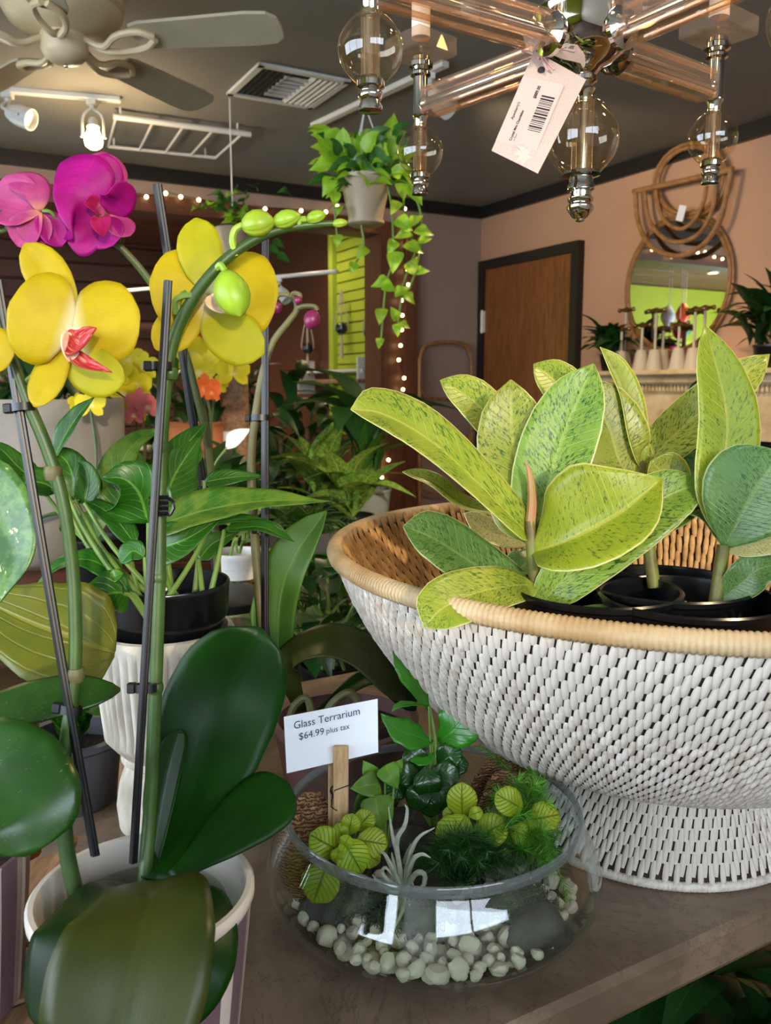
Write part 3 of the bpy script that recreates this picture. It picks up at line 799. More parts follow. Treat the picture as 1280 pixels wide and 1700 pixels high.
pleaf(D_, M['orchlight'], [(462, 1120, .99), (466, 1000, .985), (490, 925, .975), (542, 848, .97)], 92, [(-.4, .1, 1), (-.5, .2, 1), (-.5, .3, .9)], 'strap', fold=.35, **lf)
pleaf(D_, M['orchlight'], [(455, 1120, 1.0), (440, 1050, 1.0), (445, 985, 1.0), (470, 930, 1.0)], 50, [(.2, .1, 1)], 'strap', fold=.3, **lf)
pleaf(D_, M['orch2'], [(500, 1180, .97), (478, 1100, .95), (540, 1066, .93), (610, 1090, .92), (672, 1165, .915)], 92, [(-.3, .2, 1), (0, .8, .6), (.2, .9, .5), (.6, .6, .6)], 'orchid', fold=.12, **lf)
pleaf(D_, M['orch'], [(520, 1190, .98), (600, 1130, .99), (640, 1130, .99), (690, 1180, .98)], 60, [(0, .9, .4)], 'orchid', fold=.15, **lf)
for pts in ([(480, 1195, .95), (490, 1170, .945), (510, 1160, .945), (520, 1200, .95)], [(540, 1200, .95), (548, 1172, .94), (575, 1150, .94), (592, 1160, .945), (598, 1200, .95)]):
    pstem(D_, M['spikebrown'], pts, .0045, 'air_root', 8)

# ---------------------------------------------------------------- fluted vase and the pothos on it
vc = V(((272 - 640) / F * .93, .905, TZ))
def fluted(rz, n=44, amp=.0028, z0=.112, z1=.222):
    vs = []; fs = []; N = n * 5
    for (r, z) in rz:
        k = max(0, min(1, (z - z0) / .012)) * max(0, min(1, (z1 - z) / .006))
        for i in range(N):
            a = 2 * pi * i / N
            rr = r - amp * k * (1 - abs(sin(a * n / 2))) ** 1.2
            vs.append(vc + V((rr * cos(a), rr * sin(a), z)))
    for i in range(len(rz) - 1):
        for j in range(N): fs.append((i * N + j, i * N + (j + 1) % N, (i + 1) * N + (j + 1) % N, (i + 1) * N + j))
    return MB().add(vs, fs)
M['stonew'] = plain('weathered_white_plaster', '#d6cfc0', .75, c2='#a89f8e', vscale=34, bump=.5, bscale=90, stretch=(1, 1, .4))
vase = thing('fluted_vase', 'weathered white fluted vase holding the pothos pot', 'vase', vc)
rz = [(.052, 0), (.058, .006), (.06, .03), (.056, .055), (.048, .078), (.047, .082), (.05, .086), (.051, .09), (.06, .1), (.0695, .112)]
rz += [(.0695 + .007 * sin(pi / 2 * i / 9), .114 + .012 * i) for i in range(1, 10)] + [(.0765, .226), (.074, .231), (.069, .232), (.066, .228), (.064, .18), (.06, .15), (.001, .15)]
obj('body', fluted(rz), M['stonew'], vase)
obj('collar', MB().lathe([(.049, .08), (.053, .083), (.053, .088), (.05, .092)], vc, 40, close_ends=False), M['stonew'], vase)
pp = vc + V((0.004, 0, .151))
PT = thing('potted_pothos', 'pothos with long green petioles in a black pot on the fluted vase', 'plant', pp)
obj('pot', MB().lathe([(.045, 0), (.047, .003), (.058, .08), (.061, .085), (.066, .098), (.0675, .126), (.0685, .13), (.0675, .132), (.0655, .131), (.063, .1), (.055, .08)], pp, 48, close_ends=False), M['blackgloss'], PT)
obj('soil', MB().lathe([(.0625, .1), (.03, .105), (.001, .107)], pp, 24, close_ends=False), M['soil'], PT)
pd = .9
pl = dict(ns=14, nc=8, th=.0005)
PTL = [  # midrib pixels, width px, facing, material, curl
    ([(255, 876, .86), (340, 848, .84), (440, 832, .83), (552, 833, .82)], 92, [(-.1, .7, .8), (0, .8, .7)], 'pothosv', .25, 'heart'),
    ([(262, 912, .85), (310, 895, .84), (370, 858, .84)], 80, [(-.2, .4, 1)], 'pothos', .3, 'heart'),
    ([(246, 868, .88), (232, 820, .87), (205, 795, .86), (168, 794, .85)], 120, [(-.2, .3, 1), (0, .5, 1)], 'pothos', .35, 'heart'),
    ([(270, 836, .9), (295, 780, .92), (335, 722, .94)], 92, [(.3, .1, 1)], 'pothos', .35, 'heart'),
    ([(205, 850, .92), (200, 780, .93), (225, 735, .94), (275, 708, .96)], 80, [(-.4, .2, 1)], 'pothosv', .3, 'heart'),
    ([(340, 800, .97), (390, 792, .97), (445, 790, .98)], 34, [(0, .5, 1)], 'pothos', .2, 'heart'),
    ([(372, 880, .93), (430, 875, .92), (468, 890, .92), (490, 900, .92)], 34, [(0, .8, .6)], 'pothos', .3, 'heart'),
    ([(215, 985, .86), (185, 985, .85), (150, 1000, .84), (135, 1035, .84)], 82, [(-.1, .5, 1), (-.1, .3, 1)], 'pothos', .2, 'heart'),
    ([(205, 985, .85), (200, 970, .84), (190, 958, .83), (205, 952, .83)], 30, [(-.5, .5, 1)], 'pothosv', .2, 'round'),
    ([(200, 960, .9), (150, 930, .9), (95, 940, .9), (40, 1000, .9)], 56, [(0, .9, .6)], 'pothos', .2, 'heart'),
    ([(125, 830, .92), (120, 790, .92), (105, 760, .93), (70, 745, .94)], 74, [(-.1, .5, 1)], 'pothos', .25, 'heart'),
    ([(140, 835, .9), (146, 800, .9), (140, 775, .9), (128, 765, .9)], 44, [(.3, .3, 1)], 'pothos', .4, 'heart'),
    ([(90, 765, .93), (105, 730, .93), (130, 690, .93), (158, 658, .93)], 40, [(-.5, .1, 1)], 'pothos', .5, 'lance'),
    ([(60, 800, .95), (30, 775, .95), (0, 745, .95), (-40, 725, .96)], 46, [(0, .8, .7)], 'pothos', .2, 'heart'),
    ([(100, 815, .94), (60, 800, .94), (20, 812, .94), (-30, 850, .94)], 60, [(0, .7, .8)], 'pothos', .2, 'heart'),
    ([(225, 905, .9), (190, 860, .91), (150, 835, .92), (120, 835, .92)], 40, [(0, .7, .7)], 'pothos', .2, 'heart'),
    ([(330, 930, .93), (350, 905, .94), (378, 890, .95), (400, 880, .96)], 40, [(.2, .5, 1)], 'pothos', .3, 'heart'),
    ([(240, 925, .86), (220, 915, .86), (200, 935, .86)], 40, [(-.2, .5, 1)], 'pothos', .3, 'round'),
    ([(350, 870, .93), (400, 862, .93), (450, 870, .94), (478, 885, .94)], 30, [(0, .9, .5)], 'pothos', .2, 'heart'),
    ([(300, 780, 1.0), (310, 740, 1.02), (345, 700, 1.04)], 70, [(0, .2, 1)], 'pothos', .2, 'heart'),
]
base_px = [(270, 1035, .89), (300, 1030, .9), (250, 1040, .88), (290, 1020, .92), (240, 1035, .9), (320, 1020, .93), (340, 1025, .9), (250, 1035, .86), (250, 1035, .86), (245, 1030, .9)]
for i, (pts, w_, n_, m_, fo, sh) in enumerate(PTL):
    pleaf(PT, M[m_], pts, w_, n_, sh, fold=fo, wave=.015, **pl)
    bp_ = base_px[i % len(base_px)]
    a_ = pts[0]; mid_ = ((bp_[0] * .45 + a_[0] * .55) + (a_[0] - bp_[0]) * .12, (bp_[1] + a_[1]) / 2 - 18, (bp_[2] + a_[2]) / 2)
    pstem(PT, M['stemgreen'], [bp_, mid_, a_], [.0034, .002], 'petiole', 7, 14)

# small things on the board at the left
M['bamboo'] = plain('pale_bamboo', '#b98a4e', .6, c2='#9a6e3a', vscale=40)
q0_, q1_ = at_z(62, 1560, BZ), P(122, 1392, .72)
tag(obj('bamboo_stick', MB().tube(cat([q0_ + V((0, 0, .004)), q0_.lerp(q1_, .5), q1_], 8), .0042, 8), M['bamboo']), 'pale bamboo stick leaning between the two striped pots', 'stick')
gp = V((-.372, .955, TZ)); GPT = thing('nursery_plant', 'dark-leaved seedling in a grey nursery pot beside the fluted vase', 'plant', gp)
M['greyplastic'] = plain('dark_grey_plastic', '#4a4a50', .45)
pot(GPT, gp, .056, .085, M['greyplastic'])
for i in range(12):
    a_ = 2.4 * i; b0 = gp + V((0, 0, .075)); e_ = b0 + V((cos(a_) * .05, sin(a_) * .05, .03 + .012 * (i % 4)))
    obj('leaf', leaf_mb([b0, b0.lerp(e_, .55) + V((0, 0, .02)), e_], .04, V((0, 0, 1)), 'heart', ns=8, nc=4), M['pothos'] if i % 3 else M['varieg'], GPT, ang=0)
# ---------------------------------------------------------------- woven basket on its foot
BC = V((.312, .936, TZ)); RIM_R, RIM_Z = .372, .315
def whitewash():
    t = NT('whitewashed_rattan'); v = t.coord()
    f = t.noise(v, 70, 5, .7); g = t.noise(t.mapping(v, (60, 60, 9)), 8, 3)
    b = t.mix(t.ramp(f, .35, .7), col('#ded8ce'), col('#bdaf9f'))
    b = t.mix(t.math('MULTIPLY', t.ramp(g, .55, .75), .5), b, col('#8d7355'))
    t.set(b, .6); t.bump(g, .25, .001); return t.m
M['washed'] = whitewash()
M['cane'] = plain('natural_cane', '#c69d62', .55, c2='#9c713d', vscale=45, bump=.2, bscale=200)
M['canedark'] = plain('shadowed_cane_core', '#3a2a1b', .9)  # dark tone put in for the shade showing through the weave gaps
bk = thing('rattan_basket', 'large whitewashed rattan bowl basket on a woven foot holding black pots', 'basket', BC)
def resample(pts, step):
    d = [0]
    for a, b in zip(pts, pts[1:]): d.append(d[-1] + math.dist(a, b))
    n = max(2, int(round(d[-1] / step))); out = []
    for i in range(n + 1):
        x = d[-1] * i / n; k = 0
        while k < len(d) - 2 and d[k + 1] < x: k += 1
        f = (x - d[k]) / (d[k + 1] - d[k]); out.append((pts[k][0] + (pts[k + 1][0] - pts[k][0]) * f, pts[k][1] + (pts[k + 1][1] - pts[k][1]) * f))
    return out
def smoothprof(pts, n=60):
    c = cat([V((p[0], 0, p[1])) for p in pts], n)
    return [(p.x, p.z) for p in c]
bowl = smoothprof([(.135, .093), (.175, .1), (.225, .122), (.278, .165), (.32, .218), (.35, .27), (.367, .316)])
foot = smoothprof([(.168, .004), (.162, .016), (.148, .045), (.136, .075), (.132, .095)])
# stitch template: an arched strand, x across (-.5...5), y along (-.5...5), z out
st_v = []; st_f = []
NL, NA = 5, 4
for i in range(NL + 1):
    l = i / NL
    for j in range(NA + 1):
        s = -1 + 2 * j / NA
        st_v.append(V((s * .5 * (.64 + .36 * sin(pi * l) ** .8), l - .5, (sin(pi * l) ** .7) * (max(0, 1 - s * s) ** .42))))
for i in range(NL):
    for j in range(NA):
        a = i * (NA + 1) + j; st_f.append((a, a + 1, a + NA + 2, a + NA + 1))
st_me = {}
for key in ('washed', 'cane'):
    m_ = mesh_from('cane_stitch', MB().add(st_v, st_f), ang=0); m_.materials.append(M[key]); st_me[key] = m_
def stitches(profile, cols, step, sgn, matk, slant=.25, offs=.0016, hgt=.0028, wf=1.06):
    """matrices of all stitches over a surface of revolution, brick pattern"""
    rows = resample(profile, step); out = []
    for i in range(1, len(rows) - 1, 1):
        r, z = rows[i]; r0, z0 = rows[i - 1]; r1, z1 = rows[i + 1]
        tr, tz = r1 - r0, z1 - z0; L = math.hypot(tr, tz); tr /= L; tz /= L
        nr, nz = tz, -tr                      # outward for a profile running upward
        for c in range(cols):
            if (i + c) % 2: continue
            a = 2 * pi * (c + random.uniform(-.08, .08)) / cols
            er = V((cos(a), sin(a), 0)); et = V((-sin(a), cos(a), 0))
            n = (er * nr + V((0, 0, nz))) * sgn; up = er * tr + V((0, 0, tz))
            up2 = (up + et * (slant * .55 + random.uniform(-.05, .05))).normalized(); x = up2.cross(n).normalized()
            pos = BC + er * r + V((0, 0, z)) + n * offs
            wdt = 2 * pi * r / cols * wf; h_ = hgt * random.uniform(.85, 1.15) * min(1, wdt / .0065)
            mt = Matrix(((x.x * wdt, up2.x * step * 2.22, n.x * h_, pos.x), (x.y * wdt, up2.y * step * 2.22, n.y * h_, pos.y), (x.z * wdt, up2.z * step * 2.22, n.z * h_, pos.z), (0, 0, 0, 1)))
            vis = n.dot((CAM - pos).normalized()); sx = (pos - CAM)
            dep = sx.dot(FW); px = CX + F * sx.x / dep; py = CY - F * sx.dot(UP) / dep
            score = vis / dep if (vis > .2 and 560 < px < 1275 and py > 0) else -1
            out.append((score, mt, matk, px, py))
    return out
alls = stitches(bowl, 340, .0104, 1, 'washed') + stitches(foot, 180, .0108, 1, 'washed')
inn = stitches([(r - .0055, z + .0045) for r, z in bowl], 230, .013, -1, 'cane', slant=.1, hgt=.0034, wf=.84)
cand = sorted([k for k in range(len(alls)) if alls[k][0] > 0 and not (alls[k][3] < 960 and alls[k][4] > 1200)], key=lambda k: -alls[k][0])[:300]
cs = set(cand)
for k in cand: inst('cane_stitch', st_me[alls[k][2]], alls[k][1], bk)
def stuff_mesh(name, lst, mat):
    vs = []; fs = []
    for s_ in lst:
        b0 = len(vs); mt = s_[1]
        vs += [mt @ p for p in st_v]; fs += [tuple(b0 + q for q in f) for f in st_f]
    mb = MB(); mb.v = vs; mb.f = fs; mb.uv = [(.5, .5)] * len(vs)
    return tag(obj(name, mb, mat, bk, ang=0), kind='stuff')
stuff_mesh('outer_weave', [alls[k] for k in range(len(alls)) if k not in cs], M['washed'])
stuff_mesh('inner_weave', inn, M['cane'])
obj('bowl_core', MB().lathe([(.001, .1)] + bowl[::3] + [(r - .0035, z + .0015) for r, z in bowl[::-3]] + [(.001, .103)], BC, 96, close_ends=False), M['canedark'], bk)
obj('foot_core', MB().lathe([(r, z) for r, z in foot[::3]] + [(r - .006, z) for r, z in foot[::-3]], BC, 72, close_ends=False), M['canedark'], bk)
def wrapped(R, z, r, wraps, mat, name, ey=1.0):
    vs = []; fs = []; N = wraps * 4; K = 10
    for i in range(N):
        a = 2 * pi * i / N; rr = r * (.88 + .12 * abs(sin(pi * i / 4)))
        for k in range(K):
            b = 2 * pi * k / K
            vs.append(BC + V(((R + rr * cos(b)) * cos(a), (R + rr * cos(b)) * sin(a), z + rr * ey * sin(b))))
    for i in range(N):
        for k in range(K): fs.append((i * K + k, ((i + 1) % N) * K + k, ((i + 1) % N) * K + (k + 1) % K, i * K + (k + 1) % K))
    return obj(name, MB().add(vs, fs), mat, bk, ang=0)
M['rimcane'] = plain('pale_rim_cane', '#c3ab84', .55, c2='#a5855a', vscale=14, bump=.2, bscale=200)
wrapped(.368, .315, .0098, 480, M['rimcane'], 'rim')
wrapped(.168, .005, .005, 220, M['washed'], 'foot_rim')
wrapped(.134, .096, .006, 160, M['washed'], 'waist_ring', .6)

# ---------------------------------------------------------------- rubber plants
fk = dict(rough=.33, transl=.28, vamt=.3, nv=22, slant=2.2, fleck_amt=.95, mott=20)
M['fic'] = leafmat('rubber_leaf_lime', '#94a534', '#a8b046', vein='#cdcc6a', edge='#d9d890', fleck='#3c6420', **fk)
M['fic2'] = leafmat('rubber_leaf_green', '#7c9e38', '#8fab44', vein='#b3bf66', edge='#cfd490', fleck='#2c5420', **fk)
M['fic3'] = leafmat('rubber_leaf_yellow', '#a9b832', '#97ac2e', vein='#d6d060', edge='#dfe08c', fleck='#4d6c20', rough=.35, transl=.36, vamt=.4, nv=22, slant=2.2, fleck_amt=.6, mott=20)
M['fic4'] = leafmat('rubber_leaf_shaded', '#5c8240', '#6a9048', vein='#8ea85c', edge='#b7c488', fleck='#2c5420', **fk)  # darker leaf copy with shade put into its colour
M['ficcream'] = leafmat('rubber_leaf_cream', '#d4cf98', '#c2c080', vein='#e0dcae', edge='#e6e2bc', fleck='#7c8a44', **fk)
M['ficstem'] = plain('rubber_stem', '#71782f', .5, c2='#5d5128', vscale=50, bump=.15)
M['sheath'] = plain('pinkish_leaf_sheath', '#a68f52', .45, c2='#b07c54', vscale=40)
M['perlite'] = plain('white_perlite', '#d9d5cc', .9)
def nursery_pot(px, py, r, label, h=.098, rimz=None, extra=None):
    c = at_z(px, py, TZ + RIM_Z + (rimz or .002)); off = V((c.x - BC.x, c.y - BC.y, 0))
    if off.length > .24: c = V((BC.x, BC.y, c.z)) + off * (.24 / off.length)
    base = V((c.x, c.y, c.z - h))
    t = thing('rubber_plant', label, 'plant', base)
    pr = [(r * .76, 0), (r * .78, .003), (r * .94, h - .024), (r * .97, h - .022), (r * .985, h - .002), (r * .99, h), (r * .955, h + .0005), (r * .95, h - .004), (r * .93, h - .028), (r * .78, .03)]
    obj('pot', MB().lathe(pr, base, 48, close_ends=False), M['blackgloss'], t)
    obj('rim', MB().lathe([(r * .98, h - .006), (r * 1.01, h - .004), (r * 1.01, h), (r * .98, h + .0015), (r * .955, h)], base, 48, close_ends=False), M['blackgloss'], t)
    sz = h - .026
    obj('soil', MB().lathe([(r * .93, sz), (r * .6, sz + .004), (r * .3, sz + .001), (.001, sz + .006)], base, 28, close_ends=False), M['soil'], t)
    pb = MB()
    for _ in range(110):
        a = random.uniform(0, 2 * pi); q = r * .88 * sqrt(random.random())
        pb.ball(base + V((q * cos(a), q * sin(a), sz + .005)), random.uniform(.0008, .0023), 6, 4)
    tag(obj('perlite', pb, M['perlite'], t), kind='stuff')
    return t, base, sz
fl = dict(ns=18, nc=10, th=.0007)
R1, b1, s1 = nursery_pot(920, 1022, .074, 'lime speckled rubber plant with widest leaves, spilling over the basket rim by the terrarium')
R2, b2, s2 = nursery_pot(1172, 1040, .076, 'rubber plant with a tall upright lime leaf over the basket foot and table edge')
R3, b3, s3 = nursery_pot(1106, 968, .076, 'rubber plant with a rolled new leaf in the pot under the mantel')
R4, b4, s4 = nursery_pot(915, 955, .066, 'rubber plant crowded behind the widest-leaved one near the rattan ladder shelf', rimz=-.006)
def sd(b): return (b - CAM).dot(FW)
d1 = sd(b1)
pstem(R1, M['ficstem'], [(893, 1030, d1), (890, 990, d1), (885, 940, d1 - .003), (882, 895, d1 - .005), (880, 865, d1 - .005)], [.0062, .0058, .0055, .005], 'stem', 10)
obj('leaf_sheath', MB().tube(cat([P(880, 875, d1 - .005), P(884, 830, d1 - .006), P(880, 790, d1 - .008), P(873, 766, d1 - .01)], 12), [.005, .0045, .003, .0004], 8), M['sheath'], R1)
R1L = [([(884, 900, d1), (852, 862, d1 - .01), (730, 745, d1 - .05), (640, 690, d1 - .07), (582, 680, d1 - .085)], 104, [(.35, .75, 1), (.3, .65, 1)], 'fic', .3),
       ([(880, 905, d1 + .004), (874, 860, d1 + .008), (852, 740, d1 + .025), (848, 630, d1 + .03)], 126, [(-.1, .1, 1)], 'fic', .12),
       ([(884, 895, d1), (902, 830, d1 + .006), (938, 720, d1 + .01), (986, 604, d1 + .005)], 132, [(-.35, .05, 1), (-.5, .1, 1)], 'fic2', .35),
       ([(884, 918, d1 - .006), (950, 895, d1 - .035), (1030, 852, d1 - .05), (1100, 795, d1 - .055)], 205, [(-.3, .55, .9), (-.2, .55, .95)], 'fic3', .62, 'ficusp'),
       ([(896, 1010, d1 - .004), (922, 975, d1 - .01), (1020, 890, d1 - .02), (1100, 830, d1 - .02), (1168, 800, d1 - .015)], 108, [(.35, .6, 1), (.2, .5, 1)], 'fic2', .25),
       ([(890, 1010, d1), (860, 985, d1 - .006), (790, 940, d1 - .02), (720, 895, d1 - .04), (669, 874, d1 - .05)], 108, [(.2, .6, 1)], 'fic4', .15),
       ([(892, 975, d1 - .006), (860, 972, d1 - .025), (790, 985, d1 - .06), (735, 1010, d1 - .085), (704, 1042, d1 - .095)], 100, [(.1, .75, .8), (0, .6, 1)], 'fic', .18),
       ([(890, 1024, d1 - .008), (930, 1022, d1 - .03), (990, 1016, d1 - .055), (1030, 1022, d1 - .065), (1042, 1044, d1 - .07)], 44, [(0, .95, .45)], 'fic4', .2)]
for pts, w_, n_, m_, fo, *sh_ in R1L: pleaf(R1, M[m_], pts, w_, n_, sh_[0] if sh_ else 'ficus', fold=fo, wave=.01, ph=random.random() * 6, **fl)
d2 = sd(b2)
pstem(R2, M['ficstem'], [(1181, 1050, d2), (1188, 1000, d2), (1195, 950, d2), (1201, 905, d2 - .002)], [.0062, .006, .0055], 'stem', 10)
R2L = [([(1201, 905, d2), (1196, 815, d2 + .004), (1206, 690, d2 + .012), (1170, 540, d2 + .02)], 108, [(-.1, .1, 1), (.15, .1, 1)], 'fic3', .2),
       ([(1201, 910, d2 - .004), (1232, 850, d2 - .014), (1262, 800, d2 - .02), (1300, 750, d2 - .03)], 168, [(-.2, .4, 1)], 'fic4', .15),
       ([(1203, 915, d2), (1240, 905, d2 - .01), (1290, 895, d2 - .02), (1340, 900, d2 - .03)], 62, [(0, .6, 1)], 'ficcream', .25),
       ([(1190, 1000, d2), (1222, 975, d2 - .01), (1262, 945, d2 - .02), (1320, 935, d2 - .03)], 66, [(.3, .7, 1)], 'fic4', .2),
       ([(1198, 905, d2 + .004), (1175, 860, d2 + .01), (1140, 845, d2 + .02), (1080, 835, d2 + .03)], 40, [(0, .8, .7)], 'fic4', .25)]
for pts, w_, n_, m_, fo in R2L: pleaf(R2, M[m_], pts, w_, n_, 'ficus', fold=fo, wave=.01, ph=random.random() * 6, **fl)
d3 = sd(b3)
pstem(R3, M['ficstem'], [(1086, 975, d3), (1080, 930, d3), (1074, 880, d3 + .004), (1066, 820, d3 + .01), (1062, 760, d3 + .015)], [.006, .0058, .005], 'stem', 10)
obj('leaf_sheath', MB().tube(cat([P(1062, 760, d3 + .015), P(1064, 730, d3 + .015), P(1062, 700, d3 + .015)], 8), [.004, .003, .0004], 8), M['sheath'], R3)
R3L = [([(1066, 780, d3 + .012), (1050, 740, d3 + .01), (1030, 650, d3 + .01), (996, 576, d3 + .005)], 62, [(.5, .1, 1), (.6, .1, 1)], 'fic3', .75),
       ([(1066, 800, d3 + .01), (1030, 770, d3 + .005), (1010, 710, d3), (970, 630, d3 - .005)], 128, [(.1, .2, 1)], 'fic', .15),
       ([(1070, 810, d3 + .012), (1094, 748, d3 + .02), (1180, 670, d3 + .03), (1278, 588, d3 + .04)], 84, [(.2, .5, 1)], 'fic', .2),
       ([(1072, 860, d3), (1096, 830, d3 - .004), (1100, 790, d3 - .008), (1080, 765, d3 - .012)], 90, [(-.1, .2, 1)], 'fic', .2),
       ([(1074, 870, d3), (1110, 852, d3 - .01), (1150, 838, d3 - .02), (1200, 830, d3 - .03)], 40, [(0, .9, .5)], 'fic4', .2),
       ([(1072, 880, d3), (1100, 875, d3 - .01), (1130, 860, d3 - .02), (1165, 840, d3 - .03)], 34, [(.2, .7, 1)], 'fic2', .2),
       ([(1076, 850, d3 + .01), (1130, 800, d3 + .02), (1180, 770, d3 + .03), (1230, 760, d3 + .04)], 62, [(0, .5, 1)], 'fic4', .2)]
for pts, w_, n_, m_, fo in R3L: pleaf(R3, M[m_], pts, w_, n_, 'ficus', fold=fo, wave=.01, ph=random.random() * 6, **fl)
d4 = sd(b4)
pstem(R4, M['ficstem'], [(905, 965, d4), (900, 900, d4), (895, 840, d4 + .005), (890, 760, d4 + .01)], [.006, .005], 'stem', 10)
R4L = [([(892, 790, d4 + .01), (840, 730, d4 + .01), (790, 670, d4 + .005), (731, 631, d4)], 86, [(.2, .5, 1)], 'fic', .2),
       ([(892, 770, d4 + .01), (960, 680, d4 + .02), (930, 640, d4 + .03), (886, 604, d4 + .035)], 84, [(.1, .4, 1)], 'fic', .2),
       ([(898, 900, d4), (850, 895, d4 - .01), (805, 880, d4 - .02), (770, 852, d4 - .03)], 50, [(.1, .6, 1)], 'ficcream', .3),
       ([(900, 905, d4 - .005), (880, 930, d4 - .02), (862, 945, d4 - .025), (850, 970, d4 - .03)], 60, [(-.3, .3, 1)], 'fic4', .2),
       ([(896, 850, d4), (930, 900, d4 - .005), (915, 935, d4 - .01), (890, 955, d4 - .02)], 66, [(.2, .3, 1)], 'fic4', .2),
       ([(900, 860, d4 + .01), (780, 840, d4 + .01), (720, 800, d4 + .005), (668, 783, d4)], 44, [(0, .8, .6)], 'fic', .2)]
for pts, w_, n_, m_, fo in R4L: pleaf(R4, M[m_], pts, w_, n_, 'ficus', fold=fo, wave=.01, ph=random.random() * 6, **fl)
# ---------------------------------------------------------------- glass terrarium
GC = V((.043, .715, TZ))
gt = thinglass('clear_glass', '#f1f7f5', 1.55)
def gl_prof():
    out = smoothprof([(.001, 0), (.06, .0005), (.088, .006), (.122, .024), (.146, .05), (.1505, .064), (.146, .084), (.136, .104), (.1315, .113)], 40)
    inn_ = smoothprof([(.1285, .113), (.133, .103), (.143, .083), (.1475, .064), (.143, .051), (.119, .0275), (.086, .01), (.06, .006), (.001, .0055)], 40)
    return out + [(.131, .1148), (.129, .1148)] + inn_
glass = thing('glass_terrarium', 'round clear glass terrarium bowl filled with pebbles and small plants', 'terrarium', GC)
obj('bowl', MB().lathe(gl_prof(), GC, 96, close_ends=False), gt, glass, ang=0)
obj('rim', MB().lathe([(.1302, .1135), (.1322, .1135), (.1328, .116), (.1326, .1205), (.1316, .122), (.1296, .122), (.1288, .1205), (.1288, .116), (.1302, .1135)], GC, 96, close_ends=False), thinglass('ground_glass_rim', '#c9d0d0', 1.6, body=.2), glass)
M['gsoil'] = plain('terrarium_soil', '#2a2019', .95, c2='#453629', vscale=150, bump=1, bscale=240)
def inside_r(z):
    pr = [(.0, .006), (.08, .0085), (.119, .028), (.143, .0515), (.147, .064), (.143, .083)]
    for (r0, z0), (r1, z1) in zip(pr, pr[1:]):
        if z <= z1: return r0 + (r1 - r0) * (z - z0) / (z1 - z0)
    return pr[-1][0]
vs = []; fs = []; NA_ = 48; RR = 10
def soilh(x, y):                        # higher at the back, hollow in front for the pebbles
    k = max(0, min(1, (y + .075) / .12)); k = k * k * (3 - 2 * k)
    return .013 + .04 * k + .003 * sin(x * 60) * cos(y * 50)
for i in range(RR + 1):
    for k in range(NA_):
        a = 2 * pi * k / NA_; q = i / RR
        r = .132 * q
        x, y = r * cos(a), r * sin(a); z = soilh(x, y)
        rmax = inside_r(z) - .003
        x, y = x * min(1, rmax / .132) , y * min(1, rmax / .132)
        vs.append(GC + V((x, y, z)))
for i in range(RR):
    for k in range(NA_): fs.append((i * NA_ + k, i * NA_ + (k + 1) % NA_, (i + 1) * NA_ + (k + 1) % NA_, (i + 1) * NA_ + k))
nb = len(vs)
for j, (r, z) in enumerate([(.105, .023), (.08, .011), (.001, .0085)]):
    for k in range(NA_):
        a = 2 * pi * k / NA_; zz = min(z, 1); vs.append(GC + V((r * cos(a), r * sin(a), z)))
for j in range(3):
    src = RR * NA_ if j == 0 else nb + (j - 1) * NA_
    for k in range(NA_): fs.append((src + k, src + (k + 1) % NA_, nb + j * NA_ + (k + 1) % NA_, nb + j * NA_ + k))
tag(obj('terrarium_soil', MB().add(vs, fs), M['gsoil'], org=GC + V((0, 0, .0085))), 'dark planting soil mounded inside the glass bowl', 'soil', kind='stuff')
# pebbles
def rock(seed, jag=.3, n=10, m=7):
    rr = random.Random(seed); b = MB().ball((0, 0, 0), 1, n, m)
    dirs = [V((rr.gauss(0, 1), rr.gauss(0, 1), rr.gauss(0, 1))).normalized() for _ in range(9)]
    lim = [rr.uniform(.55, .95) for _ in dirs]
    out = []
    for p in b.v:
        p = V(p)
        for dd, l in zip(dirs, lim):
            k = p.dot(dd)
            if k > l: p = p - dd * ((k - l) * .9)
        out.append(p)
    b.v = out; return b
M['peb'] = plain('white_pebble', '#e4d8c6', .75, c2='#bfa98a', vscale=60, bump=.3, bscale=160)
M['darkrock'] = plain('dark_slate_rock', '#3d3936', .7, c2='#57514b', vscale=40, bump=.5, bscale=120)
pm = []
for i in range(6):
    m_ = mesh_from('pebble', rock(i), ang=35); m_.materials.append(M['peb']); pm.append(m_)
placed = []
def pebble(x, y, z, r):
    o = inst('pebble', random.choice(pm), Matrix.Translation(GC + V((x, y, z))) @ Matrix.Rotation(random.uniform(0, 6), 4, V((random.gauss(0, 1), random.gauss(0, 1), random.gauss(0, 1))).normalized()) @ Matrix.Diagonal((r * random.uniform(.8, 1.2), r * random.uniform(.75, 1), r * random.uniform(.7, 1), 1)))
    tag(o, 'small white angular pebble inside the glass terrarium', 'pebble', 'white pebbles in the terrarium'); placed.append((x, y, z, r))
rp = random.Random(4); tries = 0
while len(placed) < 270 and tries < 20000:
    tries += 1
    a = radians(rp.gauss(278, 48)); r = rp.uniform(.005, .0108)
    layer = rp.choice((0, 1, 2, 2, 3, 3))
    zb = .013 + layer * .0105
    q = inside_r(zb) - r - .004 - rp.random() ** 1.6 * .055
    if q < .02: continue
    x, y = q * cos(a), q * sin(a)
    zt = max(zb, soilh(x, y) + r * .3) if soilh(x, y) > zb else zb
    if zt > .052 or inside_r(zt) - r - .003 < math.hypot(x, y): continue
    if any((x - b0) ** 2 + (y - c0) ** 2 + (zt - z0) ** 2 < (.8 * (r + r0)) ** 2 for b0, c0, z0, r0 in placed): continue
    pebble(x, y, zt, r)
